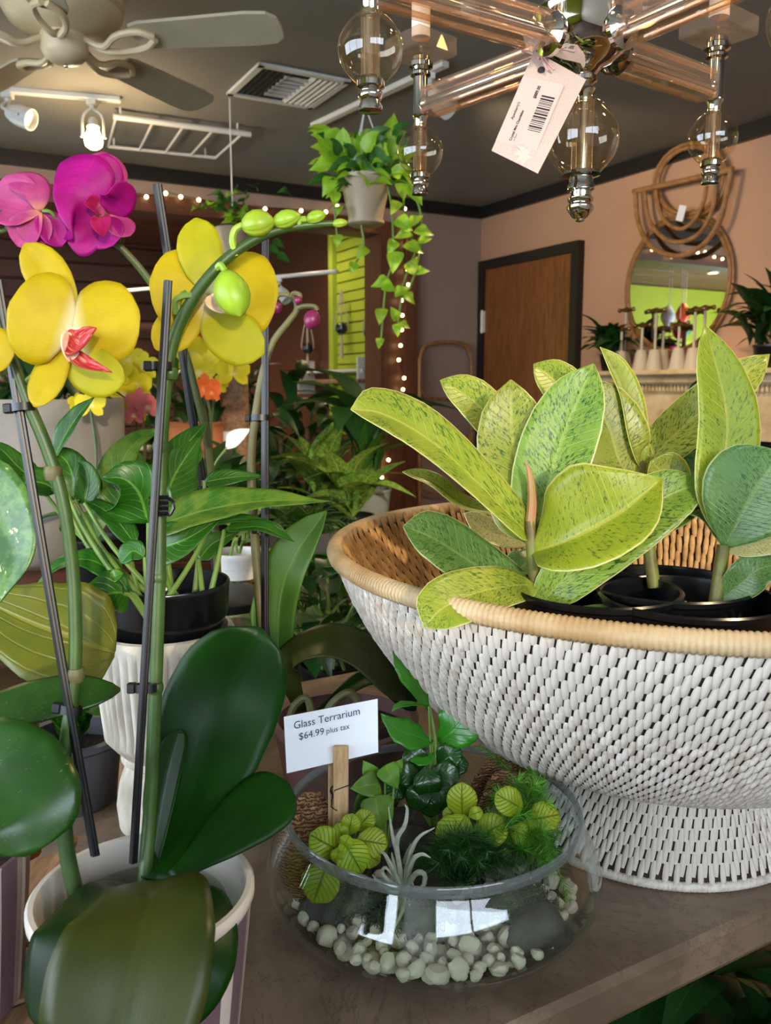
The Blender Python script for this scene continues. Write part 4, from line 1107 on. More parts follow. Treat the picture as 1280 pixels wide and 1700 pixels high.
for nm, lab, px, py, z, sx, sy, sz, sd_ in (('rock', 'dark slate rock against the glass by the basket foot', 895, 1545, .052, .03, .02, .026, 21),
                                         ('rock', 'dark slate rock beside the corky bark in the terrarium', 545, 1520, .044, .028, .018, .02, 22),
                                         ('rock', 'flat dark rock lying behind the air plant', 680, 1395, .056, .03, .022, .012, 23)):
    c = at_z(px, py, TZ + z)
    rb = rock(sd_, n=16, m=10); 
    o = obj(nm, MB().add([c + V((p.x * sx, p.y * sy, p.z * sz)) for p in rb.v], rb.f), M['darkrock']); tag(o, lab, 'rock')
# cork / bark
def barkmat():
    t = NT('ridged_cork_bark'); v = t.mapping(t.coord(), (1, 1, 1))
    wv = t.node('ShaderNodeTexWave'); t.l.new(v, wv.inputs[0]); wv.bands_direction = 'Z'
    wv.inputs['Scale'].default_value = 120; wv.inputs['Distortion'].default_value = 9; wv.inputs['Detail'].default_value = 3; wv.inputs['Detail Scale'].default_value = 1.6
    t.set(t.mix(t.ramp(wv.outputs['Fac'], .15, .55), col('#5a3a20'), col('#b58656')), .85); t.bump(wv.outputs['Fac'], 1, .004); return t.m
M['barkm'] = barkmat()
def bark(name, label, pts, r0, r1, seed):
    q = cat([P(*p) for p in pts], 18); rr = random.Random(seed); vs = []; fs = []; n = 18
    tg = (q[-1] - q[0]).normalized(); X = CN(0, 0, 1); X = (X - tg * X.dot(tg)).normalized(); Y = tg.cross(X)
    for i, p in enumerate(q):
        t = i / (len(q) - 1); e = max(.05, sin(pi * (t * .94 + .03)) ** .5)
        for k in range(n):
            a = 2 * pi * k / n; w_ = 1 + .1 * sin(3 * a + 5 * t + seed) + .05 * rr.uniform(-1, 1) + .05 * sin(t * 60)
            vs.append(p + X * (r1 * e * w_ * cos(a)) + Y * (r0 * e * w_ * sin(a)))
    for i in range(len(q) - 1):
        for k in range(n): fs.append((i * n + k, i * n + (k + 1) % n, (i + 1) * n + (k + 1) % n, (i + 1) * n + k))
    fs += [tuple(range(n - 1, -1, -1)), tuple((len(q) - 1) * n + k for k in range(n))]
    o = obj(name, MB().add(vs, fs), M['barkm'], ang=0); return tag(o, label, 'bark')
bark('cork_bark', 'ridged cork bark standing upright by the clothespin in the terrarium', [(508, 1500, .735), (502, 1430, .745), (508, 1365, .765), (522, 1315, .78)], .025, .01, 1)
bark('cork_bark', 'curved dark cork bark leaning below the basket inside the terrarium', [(770, 1330, .835), (810, 1290, .85), (870, 1315, .845), (900, 1370, .825)], .026, .008, 2)
bark('cork_bark', 'small reddish cork piece beneath the asparagus fern sprig', [(790, 1360, .80), (822, 1308, .815), (862, 1310, .815), (880, 1345, .80)], .014, .006, 3)
# little terrarium plants
M['lemon'] = leafmat('lemon_lime_leaf', '#9fb01e', '#88a51c', vein='#5d7d14', nv=8, slant=2.5, rough=.5, transl=.25, vamt=.55, bump=.9)
M['pep'] = leafmat('soft_green_leaf', '#6f9a2e', '#568428', vein='#93b24a', nv=6, slant=2.5, rough=.45, transl=.25, vamt=.4)
M['gloss'] = leafmat('glossy_dark_leaf', '#12370f', '#1d4a14', vein='#2f6322', nv=6, slant=2.5, rough=.2, transl=.05, vamt=.3)
M['citrus'] = leafmat('bright_glossy_leaf', '#2f7a18', '#3d8a1e', vein='#5da23a', nv=8, slant=2.5, rough=.25, transl=.2, vamt=.3)
M['airp'] = plain('silver_air_plant', '#a7aa98', .7, c2='#8b907c', vscale=90)
M['fern'] = plain('fern_green', '#4a8a1c', .55, c2='#63a326', vscale=60)
M['fernd'] = plain('fern_dark_green', '#2a5a16', .6, c2='#1f4a12', vscale=60)
M['moss'] = plain('grey_green_moss', '#67705a', .9, c2='#4b5640', vscale=90)
def small_plant(name, label, base, leaves, mat, shape='round', cat_='plant', stem=None, th=.0004, **k):
    bp_ = P(*base); t = thing(name, label, cat_, bp_)
    for lv in leaves:
        pts, w_, n_ = lv[:3]
        pleaf(t, lv[3] if len(lv) > 3 else mat, pts, w_, n_, shape if len(lv) < 5 else lv[4], fold=k.get('fold', .12), cup=k.get('cup', .05), ns=12, nc=8, th=th, wave=k.get('wave', .02), wn=4)
        a_ = pts[0]
        pstem(t, stem or M['stemgreen'], [base, ((base[0] + a_[0]) / 2 + (a_[0] - base[0]) * .15, (base[1] + a_[1]) / 2 - 6, (base[2] + a_[2]) / 2), a_], [.0016, .001], 'petiole', 6, 8)
    return t
def rnd(c, r, d, ang, tilt=(0, .4, 1), L=1.0):
    """round leaf given by its centre, radius px, direction angle"""
    a = radians(ang); dx, dy = cos(a) * r, -sin(a) * r
    return ([(c[0] - dx * L, c[1] - dy * L, d + .004), (c[0], c[1], d - .003), (c[0] + dx * L, c[1] + dy * L, d)], r * 1.85, tilt)
d = .715
small_plant('lemon_coleus', 'lemon-lime round-leaved coleus growing against the cork bark and glass rim', (575, 1470, .745), [
    rnd((540, 1400), 30, d, 150), rnd((585, 1422), 32, d - .012, -60), rnd((582, 1368), 18, d + .01, 80), rnd((605, 1362), 20, d + .015, 50), rnd((618, 1398), 26, d - .002, -10), rnd((532, 1465), 36, d - .02, -110),
    rnd((574, 1398), 13, d - .01, 60), rnd((560, 1420), 13, d - .014, -100), rnd((565, 1382), 16, d + .01, 110), rnd((612, 1420), 22, d + .01, -30), rnd((520, 1450), 16, d, 180)], M['lemon'])
d = .76
small_plant('lemon_coleus', 'lemon-lime coleus entwined with the feathery asparagus fern', (775, 1440, .79), [
    rnd((767, 1328), 28, d, 90, (0, .4, 1), 1.05), rnd((790, 1350), 12, d - .01, 20), rnd((755, 1385), 36, d - .006, -120, (0, .7, .8)), rnd((815, 1378), 30, d, 30, (0, .6, 1)), rnd((845, 1330), 26, d - .005, 150), rnd((902, 1357), 28, d - .005, 10, (0, .6, 1)),
    rnd((868, 1385), 22, d, -20), rnd((748, 1352), 14, d + .006, 160), rnd((835, 1425), 18, d - .01, -40)], M['lemon'])
d = .8
small_plant('peperomia', 'soft green cupped-leaf plant beside the clothespin', (640, 1420, .8), [
    rnd((650, 1290), 22, d - .01, -60), rnd((612, 1278), 18, d, 120), rnd((605, 1305), 24, d - .01, 190), rnd((622, 1312), 18, d, -40), rnd((628, 1350), 30, d - .02, -80), rnd((600, 1340), 20, d, 230), rnd((640, 1345), 22, d - .015, -60), rnd((662, 1270), 12, d + .01, 60)], M['pep'], 'heart', fold=.3)
d = .82
small_plant('dark_glossy_plant', 'dark glossy round-leaved plant at the back of the terrarium', (715, 1370, .83), [
    rnd((690, 1260), 24, d, 120), rnd((745, 1255), 24, d, 40), rnd((675, 1285), 22, d - .01, 180), rnd((740, 1285), 24, d - .01, -10), rnd((710, 1300), 26, d - .02, -80), rnd((695, 1322), 24, d - .02, -120), rnd((735, 1320), 24, d - .02, -50), rnd((690, 1235), 20, d + .01, 110), rnd((760, 1270), 18, d + .01, 10), rnd((715, 1335), 22, d - .02, -90), rnd((660, 1310), 20, d, 210)], M['gloss'])
d = .825
small_plant('citrus_seedling', 'bright green wavy-leaved seedling rising above the terrarium before the basket', (722, 1370, .83), [
    ([(712, 1180, d), (690, 1130, d - .006), (670, 1100, d - .006), (652, 1075, d)], 48, (.4, .3, 1)), ([(712, 1172, d - .004), (680, 1168, d - .02), (660, 1172, d - .028), (650, 1182, d - .03)], 16, (0, .9, .5)),
    ([(718, 1232, d), (690, 1222, d - .012), (660, 1212, d - .02), (632, 1185, d - .025)], 56, (.2, .7, .8)), ([(728, 1232, d), (752, 1212, d - .008), (778, 1185, d - .01), (806, 1158, d - .01)], 78, (-.1, .4, 1)),
    ([(720, 1250, d), (700, 1262, d - .01), (680, 1262, d - .014)], 26, (0, .8, .6))], M['citrus'], 'lance', wave=.05)
pstem(bpy.data.objects['citrus_seedling'], M['stemgreen'], [(724, 1370, .83), (724, 1260, d), (720, 1210, d), (713, 1172, d)], [.0022, .0012], 'stem', 7)
ap = thing('air_plant', 'silvery spidery air plant in front of the dark slate rock', 'air plant', P(668, 1478, .715))
for pts in ([(668, 1476, .715), (660, 1420, .72), (652, 1390, .72), (645, 1340, .725)], [(668, 1476, .715), (658, 1400, .73), (672, 1370, .735), (676, 1345, .735), (672, 1335, .735)], [(670, 1476, .715), (680, 1420, .72), (695, 1390, .725), (722, 1374, .73)],
            [(672, 1476, .715), (684, 1430, .71), (700, 1418, .705), (715, 1424, .7)], [(666, 1476, .715), (650, 1440, .705), (640, 1420, .7), (632, 1412, .7)], [(664, 1476, .715), (648, 1465, .70), (634, 1450, .7), (640, 1440, .7), (652, 1455, .7)],
            [(674, 1476, .715), (690, 1450, .70), (705, 1452, .695), (702, 1472, .695), (688, 1474, .7), (684, 1462, .7)], [(664, 1476, .715), (655, 1440, .72), (650, 1415, .72)], [(670, 1476, .715), (672, 1430, .73), (682, 1400, .735)], [(660, 1480, .712), (636, 1470, .7), (618, 1452, .7)],
            [(668, 1480, .71), (664, 1500, .7), (650, 1520, .69)], [(670, 1480, .71), (668, 1510, .69), (655, 1540, .675)]):
    obj('leaf', MB().tube(cat([P(*p) for p in pts], 14), [.0026, .0024, .002, .0014, .0004], 6), M['airp'], ap)
def fern(name, label, base, fronds, mat, L=.012, dens=26):
    t = thing(name, label, 'fern', P(*base)); rr = random.Random(len(label))
    for pts in fronds:
        q = cat([P(*p) for p in pts], dens); b = MB().tube(q, [.0009, .0003], 5)
        for i in range(2, len(q)):
            tg = (q[min(i + 1, len(q) - 1)] - q[i - 1]).normalized()
            for k in range(7):
                dr = V((rr.gauss(0, 1), rr.gauss(0, 1), rr.gauss(0, 1))); dr = (dr - tg * dr.dot(tg)).normalized() + tg * .6
                l = L * rr.uniform(.5, 1.1) * (1 - .5 * i / len(q))
                e = q[i] + dr * l; sdv = dr.cross(tg)
                if sdv.length < 1e-6: continue
                sdv = sdv.normalized() * .00045
                b.add([q[i] - sdv, q[i] + sdv, e, q[i] + dr * l * .5 + tg.cross(dr).normalized() * .0003], [(0, 1, 3), (1, 2, 3), (2, 0, 3)])
        obj('frond', b, mat, t, ang=0)
    return t
fern('asparagus_fern', 'feathery bright asparagus fern spilling over the glass rim by the basket foot', (850, 1440, .79), [
    [(850, 1440, .79), (880, 1350, .80), (850, 1285, .82), (798, 1240, .83)], [(850, 1440, .79), (890, 1360, .79), (900, 1300, .80), (880, 1280, .81)], [(850, 1440, .79), (880, 1400, .77), (905, 1400, .74), (945, 1490, .70)], [(850, 1440, .79), (850, 1380, .77), (880, 1330, .77), (900, 1320, .77)],
    [(850, 1440, .79), (830, 1400, .76), (850, 1360, .75), (880, 1350, .75)], [(850, 1440, .79), (860, 1410, .75), (890, 1420, .73), (915, 1440, .71)], [(850, 1440, .79), (830, 1410, .76), (810, 1390, .75), (790, 1385, .74)], [(850, 1440, .79), (870, 1400, .76), (900, 1380, .74), (925, 1420, .72)]] + [[(850, 1440, .79), (850 + a, 1380 - b_, .79 - .02 * abs(a) / 40), (850 + 2 * a, 1360 - 1.3 * b_, .78 - .03 * abs(a) / 40)] for a, b_ in ((-20, 0), (-10, 30), (5, 50), (20, 45), (30, 20), (36, -10), (28, -40), (12, 20), (-24, -30), (18, -20))], M['fern'], .024, 44)
fern('asparagus_fern', 'low dark green feathery fern beside the air plant', (765, 1470, .74), [[(765, 1475, .74), (765 + a, 1440 - b_, .735), (765 + 2 * a, 1440 - b_ * .6, .72)] for a, b_ in ((-38, 20), (-25, 40), (-10, 50), (8, 52), (22, 44), (36, 26), (45, 8), (-45, 0), (0, 30), (15, 15), (-18, 12))], M['fernd'], .024, 38)
def mossclump(label, px, py, z, rx, ry, rz_, n=260):
    c = at_z(px, py, TZ + z); rr = random.Random(n + int(px)); b = MB()
    for _ in range(n):
        a, u = rr.uniform(0, 2 * pi), rr.uniform(-.2, 1); q = sqrt(1 - min(1, u * u))
        p = c + V((rx * q * cos(a), ry * q * sin(a), rz_ * u))
        pts = [p]
        for k in range(3): pts.append(pts[-1] + V((rr.gauss(0, .0028), rr.gauss(0, .0028), rr.gauss(.0006, .0025))))
        b.tube(pts, [.0005, .0003], 3, cap=False)
    b.ball(c, 1, 12, 8, (rx * .85, ry * .85, rz_ * .8))
    tag(obj('moss_clump', b, M['moss'], ang=0), label, 'moss', kind='stuff')
mossclump('grey-green moss tuft beneath the lemon-lime coleus', 592, 1500, .052, .032, .016, .016, 420)
mossclump('grey-green moss tuft in front of the air plant', 680, 1530, .05, .034, .014, .014, 420)
mossclump('grey-green moss tuft beneath the asparagus fern', 845, 1440, .068, .028, .016, .016, 420)
mossclump('grey-green moss tuft between fern and dark rock', 858, 1505, .055, .028, .016, .016, 420)
# price card in its clothespin
k_ = .742
c00, c10, c11, c01 = P(476, 1284, .742), P(628, 1249, .75), P(627, 1160, .762), P(471, 1190, .754)
cn = (c10 - c00).cross(c01 - c00).normalized()
if cn.dot(CAM - c00) < 0: cn = -cn
M['card'] = plain('white_card', '#e9edf2', .6)
M['ink'] = plain('blue_black_ink', '#2b2a55', .6)
card = tag(obj('price_card', MB().add([c00, c10, c11, c01, c00 - cn * .0006, c10 - cn * .0006, c11 - cn * .0006, c01 - cn * .0006], [(0, 1, 2, 3), (7, 6, 5, 4), (0, 4, 5, 1), (1, 5, 6, 2), (2, 6, 7, 3), (3, 7, 4, 0)]), M['card'], smooth=False), 'white handwritten price card clipped above the terrarium rim', 'card')
ux = (c10 - c00).normalized(); uy = (c01 - c00); uy = (uy - ux * uy.dot(ux)).normalized()
def cardM(u, v):
    o_ = c00 + (c10 - c00) * u + (c01 - c00) * v + cn * .0005
    return Matrix(((ux.x, uy.x, cn.x, o_.x), (ux.y, uy.y, cn.y, o_.y), (ux.z, uy.z, cn.z, o_.z), (0, 0, 0, 1)))
wr = text_mb('Glass Terrarium', .0092, cardM(.1, .74), .15)
wr.merge(text_mb('$64.99', .0084, cardM(.15, .53), .15)).merge(text_mb('plus tax', .0068, cardM(.45, .53), .15))
wo = obj('handwriting', wr, M['ink'], card, smooth=False)
M['pine'] = plain('pale_pine_wood', '#c9a87c', .6, c2='#a98557', vscale=25, stretch=(8, 8, 1), bump=.15)
cpb = P(566, 1400, .752)
pin = thing('clothespin', 'wooden spring clothespin standing in the terrarium soil holding the price card', 'clothespin', cpb)
def jaw(x0, y0, x1, y1, wpx, d0, d1, depth):
    a, b_ = P(x0, y0, d0), P(x1, y1, d1); ax = (b_ - a).normalized(); L = (b_ - a).length; w_ = wpx * .75 / F / 2
    yv = CN(0, 0, 1); yv = (yv - ax * yv.dot(ax)).normalized(); xv = ax.cross(yv)
    def xf(p, q, r): return a + xv * p + yv * q + ax * r
    return MB().bbox((-w_, -depth, 0), (w_, depth, L), .001, xf)
obj('jaw', jaw(566, 1402, 566, 1238, 25, .745, .744, .0035), M['pine'], pin)
obj('jaw', jaw(553, 1396, 553, 1268, 16, .757, .757, .0035), M['pine'], pin)
sp = []
for i in range(50):
    a = i / 50 * 2 * pi * 4; sp.append(P(556, 1312, .752) + RT * (.004 * cos(a)) + UP * (.004 * sin(a) + 0) - FW * (.004 * (i / 50 - .5)))
obj('spring', MB().tube(sp, .0006, 6).tube([P(550, 1330, .745), P(556, 1312, .741), P(584, 1302, .741)], .0006, 6).tube([P(552, 1316, .741), P(550, 1340, .742), P(560, 1346, .741)], .0006, 6), M['iron'], pin)
# ---------------------------------------------------------------- crystal chandelier
M['chrome'] = NT('polished_chrome').set(col('#c9c4bc'), .06, 1)
M['crystal'] = thinglass('crystal_acrylic', '#fff1e4', 1.75, body=.07)
M['smoke'] = thinglass('pale_champagne_glass', '#f8f1e0', 1.7)
M['glintrod'] = thinglass('glint_rod_glass', '#ffe8d0', 2.2, body=.12)
M['candle'] = plain('cream_candle_sleeve', '#efe3d0', .5)
HX, HY = .196, .885
ch = thing('crystal_chandelier', 'chrome and crystal bar chandelier with hanging glass balls and a price tag', 'chandelier', (HX, HY, CAMZ + .165))
def hz(z): return V((HX, HY, CAMZ + z))
obj('hub', MB().lathe([(.034, .352), (.04, .356), (.04, .362), (.036, .368), (.036, .43), (.042, .436), (.045, .445), (.04, .455), (.015, .47), (.012, .5)], V((HX, HY, CAMZ)), 40), M['chrome'], ch)
obj('hub_bowl', MB().lathe([(.010, .3)] + [(.05 * sin(a), .352 - .046 * cos(a)) for a in [radians(x) for x in (18, 30, 45, 60, 75, 88)]] + [(.0525, .354), (.0525, .36), (.046, .364), (.03, .366)], V((HX, HY, CAMZ)), 40), M['chrome'], ch)
obj('stem', MB().lathe([(.008, .303), (.0125, .3), (.0125, .296), (.008, .293), (.011, .289), (.008, .284), (.007, .276)], V((HX, HY, CAMZ)), 24), M['chrome'], ch)
def globe(c, r, parent, neck):
    pr = smoothprof([(neck, r * 1.12), (neck * 1.15, r * .98), (r * .62, r * .8), (r * .93, r * .38), (r, 0), (r * .9, -r * .44), (r * .62, -r * .8), (neck * 1.2, -r * .98)], 28)
    g = obj('glass_ball', MB().lathe(pr, c, 32, close_ends=False), M['smoke'], parent, ang=0)
    obj('inner_column', MB().lathe([(neck * .9, r * 1.02), (neck * .9, -r * .96)], c, 14), M['crystal'], g)
    obj('rod', MB().lathe([(neck * .5, r), (neck * .5, -r)], c, 12), M['chrome'], g)
    return g
globe(hz(.243), .036, ch, .012)
obj('finial', MB().lathe([(.018, .211), (.019, .208), (.012, .206), (.012, .2), (.0135, .198), (.0135, .194), (.0105, .192), (.0105, .188), (.013, .186), (.0125, .183), (.01, .181), (.0135, .178), (.0135, .175), (.008, .168), (.005, .166), (.0045, .164), (.001, .163)], V((HX, HY, CAMZ)), 28), M['chrome'], ch)
M['filament'] = emit('chandelier_bulb', '#ffcf80', 14)
for i, a in enumerate((212, 130, 36, 304)):
    a = radians(a); dr = V((cos(a), sin(a), 0)); sdv = V((-sin(a), cos(a), 0)); AL = (.246, .24, .218, .226)[i]
    org = V((HX, HY, CAMZ))
    def xf(x, y, z): return org + dr * x + sdv * y + V((0, 0, z))
    arm = obj('arm', MB().bbox((.056, -.0145, .316), (AL - .014, .0145, .346), .0015, xf), M['crystal'], ch, smooth=False)
    obj('arm_tube', MB().tube([xf(.05, 0, .331), xf(AL, 0, .331)], .0062, 12), M['chrome'], arm)
    for y_, z_ in ((-.0105, .320), (.0105, .320), (-.0105, .342), (.0105, .342)):
        obj('glint_rod', MB().tube([xf(.058, y_, z_), xf(AL - .016, y_, z_)], .0026, 8), M['glintrod'], arm)  # rods added inside the crystal to imitate its bright glint lines
    obj('arm_cap', MB().lathe([(.001, 0), (.02, .001), (.02, .006), (.012, .01), (.008, .014)], xf(.042, 0, .331), 24, dr), M['chrome'], arm)
    e = xf(AL, 0, 0)
    st_ = obj('arm_post', MB().lathe([(.0115, .384), (.0115, .38), (.0145, .378), (.0145, .373), (.009, .37), (.012, .367), (.012, .364), (.0085, .362), (.0085, .322), (.01, .319), (.0075, .315), (.0075, .305)], e, 24), M['chrome'], ch)
    obj('post_ball', MB().ball(xf(AL - .009, 0, .331), .0085, 14, 10), M['chrome'], st_)
    obj('crystal_block', MB().bbox((AL - .031, -.031, .385), (AL + .031, .031, .406), .002, xf), M['crystal'], ch, smooth=False)
    globe(e + V((0, 0, .278)), .0275, ch, .009)
    obj('ball_finial', MB().lathe([(.009, .256), (.012, .253), (.012, .248), (.0085, .246), (.0105, .243), (.0105, .24), (.0085, .237), (.01, .233), (.01, .229), (.001, .2285)], e, 24), M['chrome'], ch)
    cn_ = obj('candle_sleeve', MB().lathe([(.011, .406), (.011, .462), (.006, .464)], e, 20), M['candle'], ch)
    obj('flame_bulb', MB().lathe([(.005, .464), (.012, .478), (.0125, .488), (.007, .506), (.001, .52)], e, 16), M['filament'], cn_)
obj('hanging_chain', MB().tube([hz(.498), V((HX, HY, CEIL))], .004, 8), M['chrome'], ch)
obj('ceiling_canopy', MB().lathe([(.06, 0), (.058, -.012), (.02, -.03), (.006, -.034)], V((HX, HY, CEIL)), 28), M['chrome'], ch)
# price tag on a ribbon
ta, tb, tc, td = P(887, 84, .83), P(973, 132, .815), P(893, 288, .80), P(816, 250, .815)
tn = (tb - ta).cross(td - ta).normalized()
if tn.dot(CAM - ta) < 0: tn = -tn
def tagpaper():
    t = NT('pink_patterned_tag'); v = t.coord()
    vo = t.node('ShaderNodeTexVoronoi'); t.l.new(v, vo.inputs['Vector']); vo.inputs['Scale'].default_value = 900
    b = t.mix(t.ramp(vo.outputs['Distance'], .18, .3), col('#9a867c'), col('#c6b0a5')); t.set(b, .6); return t.m
M['tagp'] = tagpaper(); M['tagw'] = plain('pale_pink_label', '#c9b4ab', .6); M['tagink'] = plain('black_print', '#2a2528', .6); M['ribbon'] = plain('pink_ribbon', '#c99a94', .6)
tg_ = tag(obj('price_tag', MB().add([ta, tb, tc, td] + [p - tn * .0006 for p in (ta, tb, tc, td)], [(0, 1, 2, 3), (7, 6, 5, 4), (0, 4, 5, 1), (1, 5, 6, 2), (2, 6, 7, 3), (3, 7, 4, 0)]), M['tagp'], smooth=False), 'pale pink printed price tag with barcode tied to the chandelier', 'price tag')
tu = (ta - td).normalized(); tv = (td - tc); tv = (tv - tu * tv.dot(tu)).normalized(); LT = (ta - td).length; WT = (tb - ta).length
def TX(a, b_, z=0): return tc + tu * (a * LT) + tv * (b_ * WT) + tn * z     # a along the length, b across from the right edge
def quad(mb, a0, b0, a1, b1, z): return mb.add([TX(a0, b0, z), TX(a1, b0, z), TX(a1, b1, z), TX(a0, b1, z)], [(0, 1, 2, 3)])
obj('label_panel', quad(MB(), .2, .16, .84, .84, .0003), M['tagw'], tg_, smooth=False)
bc = MB(); x = .36; rb_ = random.Random(3)
while x < .69:
    w_ = rb_.choice((.006, .006, .011, .016)); quad(bc, x, .215, x + w_, .43, .0005); x += w_ + rb_.choice((.006, .009, .012))
obj('barcode', bc, M['tagink'], tg_, smooth=False)
def tagM(a, b_):
    o_ = TX(a, b_, .0006)
    return Matrix(((tu.x, tv.x, tn.x, o_.x), (tu.y, tv.y, tn.y, o_.y), (tu.z, tv.z, tn.z, o_.z), (0, 0, 0, 1)))
pr_ = text_mb('Crystal Mini Chandelier', .0036, tagM(.226, .6), 0, .00008).merge(text_mb('$889.00', .0044, tagM(.656, .5), 0, .00012)).merge(text_mb("Apenberry's", .004, tagM(.42, .71), .2, .00004)).merge(text_mb('in Silver', .0024, tagM(.235, .55)))
obj('print', pr_, M['tagink'], tg_, smooth=False)
lf_ = MB()                                   # leaf outline printed at the foot of the tag
lc = [(0, 0), (.06, .05), (.03, .12), (.11, .1), (.1, .2), (.18, .14), (.22, .24), (.25, .1), (.19, .04), (.25, -.03), (.14, -.02), (.12, -.1), (.07, -.03)]
M['tagleaf'] = plain('faint_leaf_print', '#cfbcb2', .6)
cp = [TX(.03 + a * .8, .28 + b_, .0003) for a, b_ in lc]
lf_.add(cp + [sum(cp, V((0, 0, 0))) / len(cp)], [(i, (i + 1) % len(cp), len(cp)) for i in range(len(cp))])
obj('leaf_print', lf_, M['tagleaf'], tg_, smooth=False)
hole = TX(.93, .6, .0007)
obj('eyelet', MB().lathe([(.0035, 0), (.0035, .0005), (.001, .0006)], hole, 16, tn), M['tagink'], tg_)
rbn = MB()
for pts in ([(897, 98, .826), (893, 86, .835), (905, 72, .85), (925, 60, .845)], [(896, 98, .826), (880, 88, .838), (866, 84, .84)], [(896, 86, .832), (906, 100, .82), (920, 116, .815)], [(896, 86, .832), (902, 102, .82), (910, 118, .815)]):
    q = cat([P(*p) for p in pts], 10); rbn.tube(q, .0011, 5)
obj('ribbon', rbn, M['ribbon'], tg_)
# ---------------------------------------------------------------- things on ceiling and walls
def lamp_light(name, loc, power, colr, parent=None, spot=None, aim=None, rad=.04):
    l = bpy.data.lights.new(name, 'SPOT' if spot else 'POINT'); l.energy = power; l.color = colr; l.shadow_soft_size = rad
    if spot: l.spot_size = spot; l.spot_blend = .6
    o = bpy.data.objects.new(name, l); COL.objects.link(o)
    if aim is not None: o.rotation_euler = (V(aim) - V(loc)).to_track_quat('-Z', 'Y').to_euler()
    if parent: o.parent = parent; o.location = V(loc) - ORG[parent.name]
    else: o.location = loc
    return o
WARM = (1, .74, .45)
# ceiling fan
fx = P(108, 85, 2.42); fz = fx.z
fan = thing('ceiling_fan', 'cream five-bladed ceiling fan with scrolled blade irons', 'ceiling fan', (fx.x, fx.y, fz))
fo = V((fx.x, fx.y, 0))
obj('motor_housing', MB().lathe([(.06, fz + .04), (.115, fz + .05), (.15, fz + .075), (.165, fz + .1), (.165, fz + .107), (.158, fz + .11), (.17, fz + .118), (.17, fz + .126), (.163, fz + .13), (.172, fz + .138), (.172, fz + .146), (.16, fz + .155), (.13, fz + .17), (.09, fz + .19), (.085, CEIL)], fo, 40), M['cream_metal'], fan)
obj('switch_housing', MB().lathe([(.001, fz - .035), (.03, fz - .033), (.045, fz - .027), (.06, fz - .014), (.066, fz), (.066, fz + .04), (.058, fz + .046)], fo, 32), M['cream_metal'], fan)
obj('cap_nut', MB().ball(fo + V((0, 0, fz - .04)), .007, 10, 8), M['chrome'], fan)
M['blade'] = plain('beige_fan_blade', '#b5aa90', .45, var=.1, vscale=10)
for i in range(5):
    a = radians(-8 + 72 * i); dr = V((cos(a), sin(a), 0)); sv = V((-sin(a), cos(a), 0)); zz = fz + .03
    def xf(x, y, z): return fo + dr * x + sv * y + V((0, 0, zz + z - y * .22))
    pr = [(.21, -.045), (.21, .045), (.24, .055), (.55, .068), (.61, .062), (.635, .04), (.64, 0), (.635, -.04), (.61, -.062), (.55, -.068), (.24, -.055)]
    n = len(pr); vs = [xf(x, y, .004) for x, y in pr] + [xf(x, y, -.004) for x, y in pr]
    fs = [tuple(range(n)), tuple(range(2 * n - 1, n - 1, -1))] + [(j, j + n, (j + 1) % n + n, (j + 1) % n) for j in range(n)]
    bl = obj('blade', MB().add(vs, fs), M['blade'], fan, smooth=False)
    ir = MB()
    for s_ in (-1, 1):
        ir.tube(cat([xf(.055, s_ * .004, .0), xf(.12, s_ * .01, -.03), xf(.17, s_ * .035, -.02), xf(.23, s_ * .035, -.012), xf(.27, s_ * .006, -.01)], 18), .0095, 8)
    obj('blade_iron', ir, M['cream_metal'], bl)
# track lights
def head(parent, top, aimv, lit=False, L=.11, r=.042):
    """track head: stem, gimbal yoke and tapered lamp can"""
    ax = V(aimv).normalized(); c = V(top) + V((0, 0, -.07))
    h = obj('lamp_head', MB().tube([V(top), V(top) + V((0, 0, -.035))], .012, 10).box((-.02, -.02, -.02), (.02, .02, 0), lambda x, y, z: V(top) + V((x, y, z))), M['white_metal'], parent)
    sx = ax.cross(V((0, 0, 1)))
    sx = sx.normalized() if sx.length > .05 else V((1, 0, 0))
    yk = cat([V(top) + V((0, 0, -.03)), c + sx * (r * .9) + V((0, 0, .005)), c + sx * (r * 1.05) + ax * L * .75], 12)
    yk2 = cat([V(top) + V((0, 0, -.03)), c - sx * (r * .9) + V((0, 0, .005)), c - sx * (r * 1.05) + ax * L * .75], 12)
    obj('yoke', MB().tube(yk, .006, 7).tube(yk2, .006, 7), M['white_metal'], h)
    if lit:
        obj('socket', MB().lathe([(.012, 0), (.02, .01), (.02, .03), (.026, .04)], c, 18, ax), M['white_metal'], h)
        bb = obj('bulb', MB().lathe([(.016, .035), (.024, .055), (.034, .08), (.037, .098), (.033, .115), (.02, .126), (.001, .13)], c, 20, ax), M['lamp'], h)
        lamp_light('lamp_light', c + ax * .19, 9, WARM, parent, None, None, .05)
    else:
        obj('lamp_can', MB().lathe([(.001, 0), (r * .6, .002), (r * .8, .02), (r, .05), (r, L), (r * .9, L), (r * .85, L - .02), (.01, L - .03)], c, 20, ax), M['white_metal'], h)
    return h
def track(name, label, a, b_, heads):
    t = thing(name, label, 'track light', a)
    ax = (V(b_) - V(a)).normalized(); L = (V(b_) - V(a)).length; sv = ax.cross(V((0, 0, 1))).normalized()
    obj('rail', MB().bbox((0, -.018, -.022), (L, .018, 0), .003, lambda x, y, z: V(a) + ax * x + sv * y + V((0, 0, z))), M['white_metal'], t, smooth=False)
    for u, aim, lit in heads: head(t, V(a) + ax * (u * L) + V((0, 0, -.022)), aim, lit)
    return t
ta_, tb_ = at_z(-160, 130, CEIL), at_z(200, 161, CEIL)
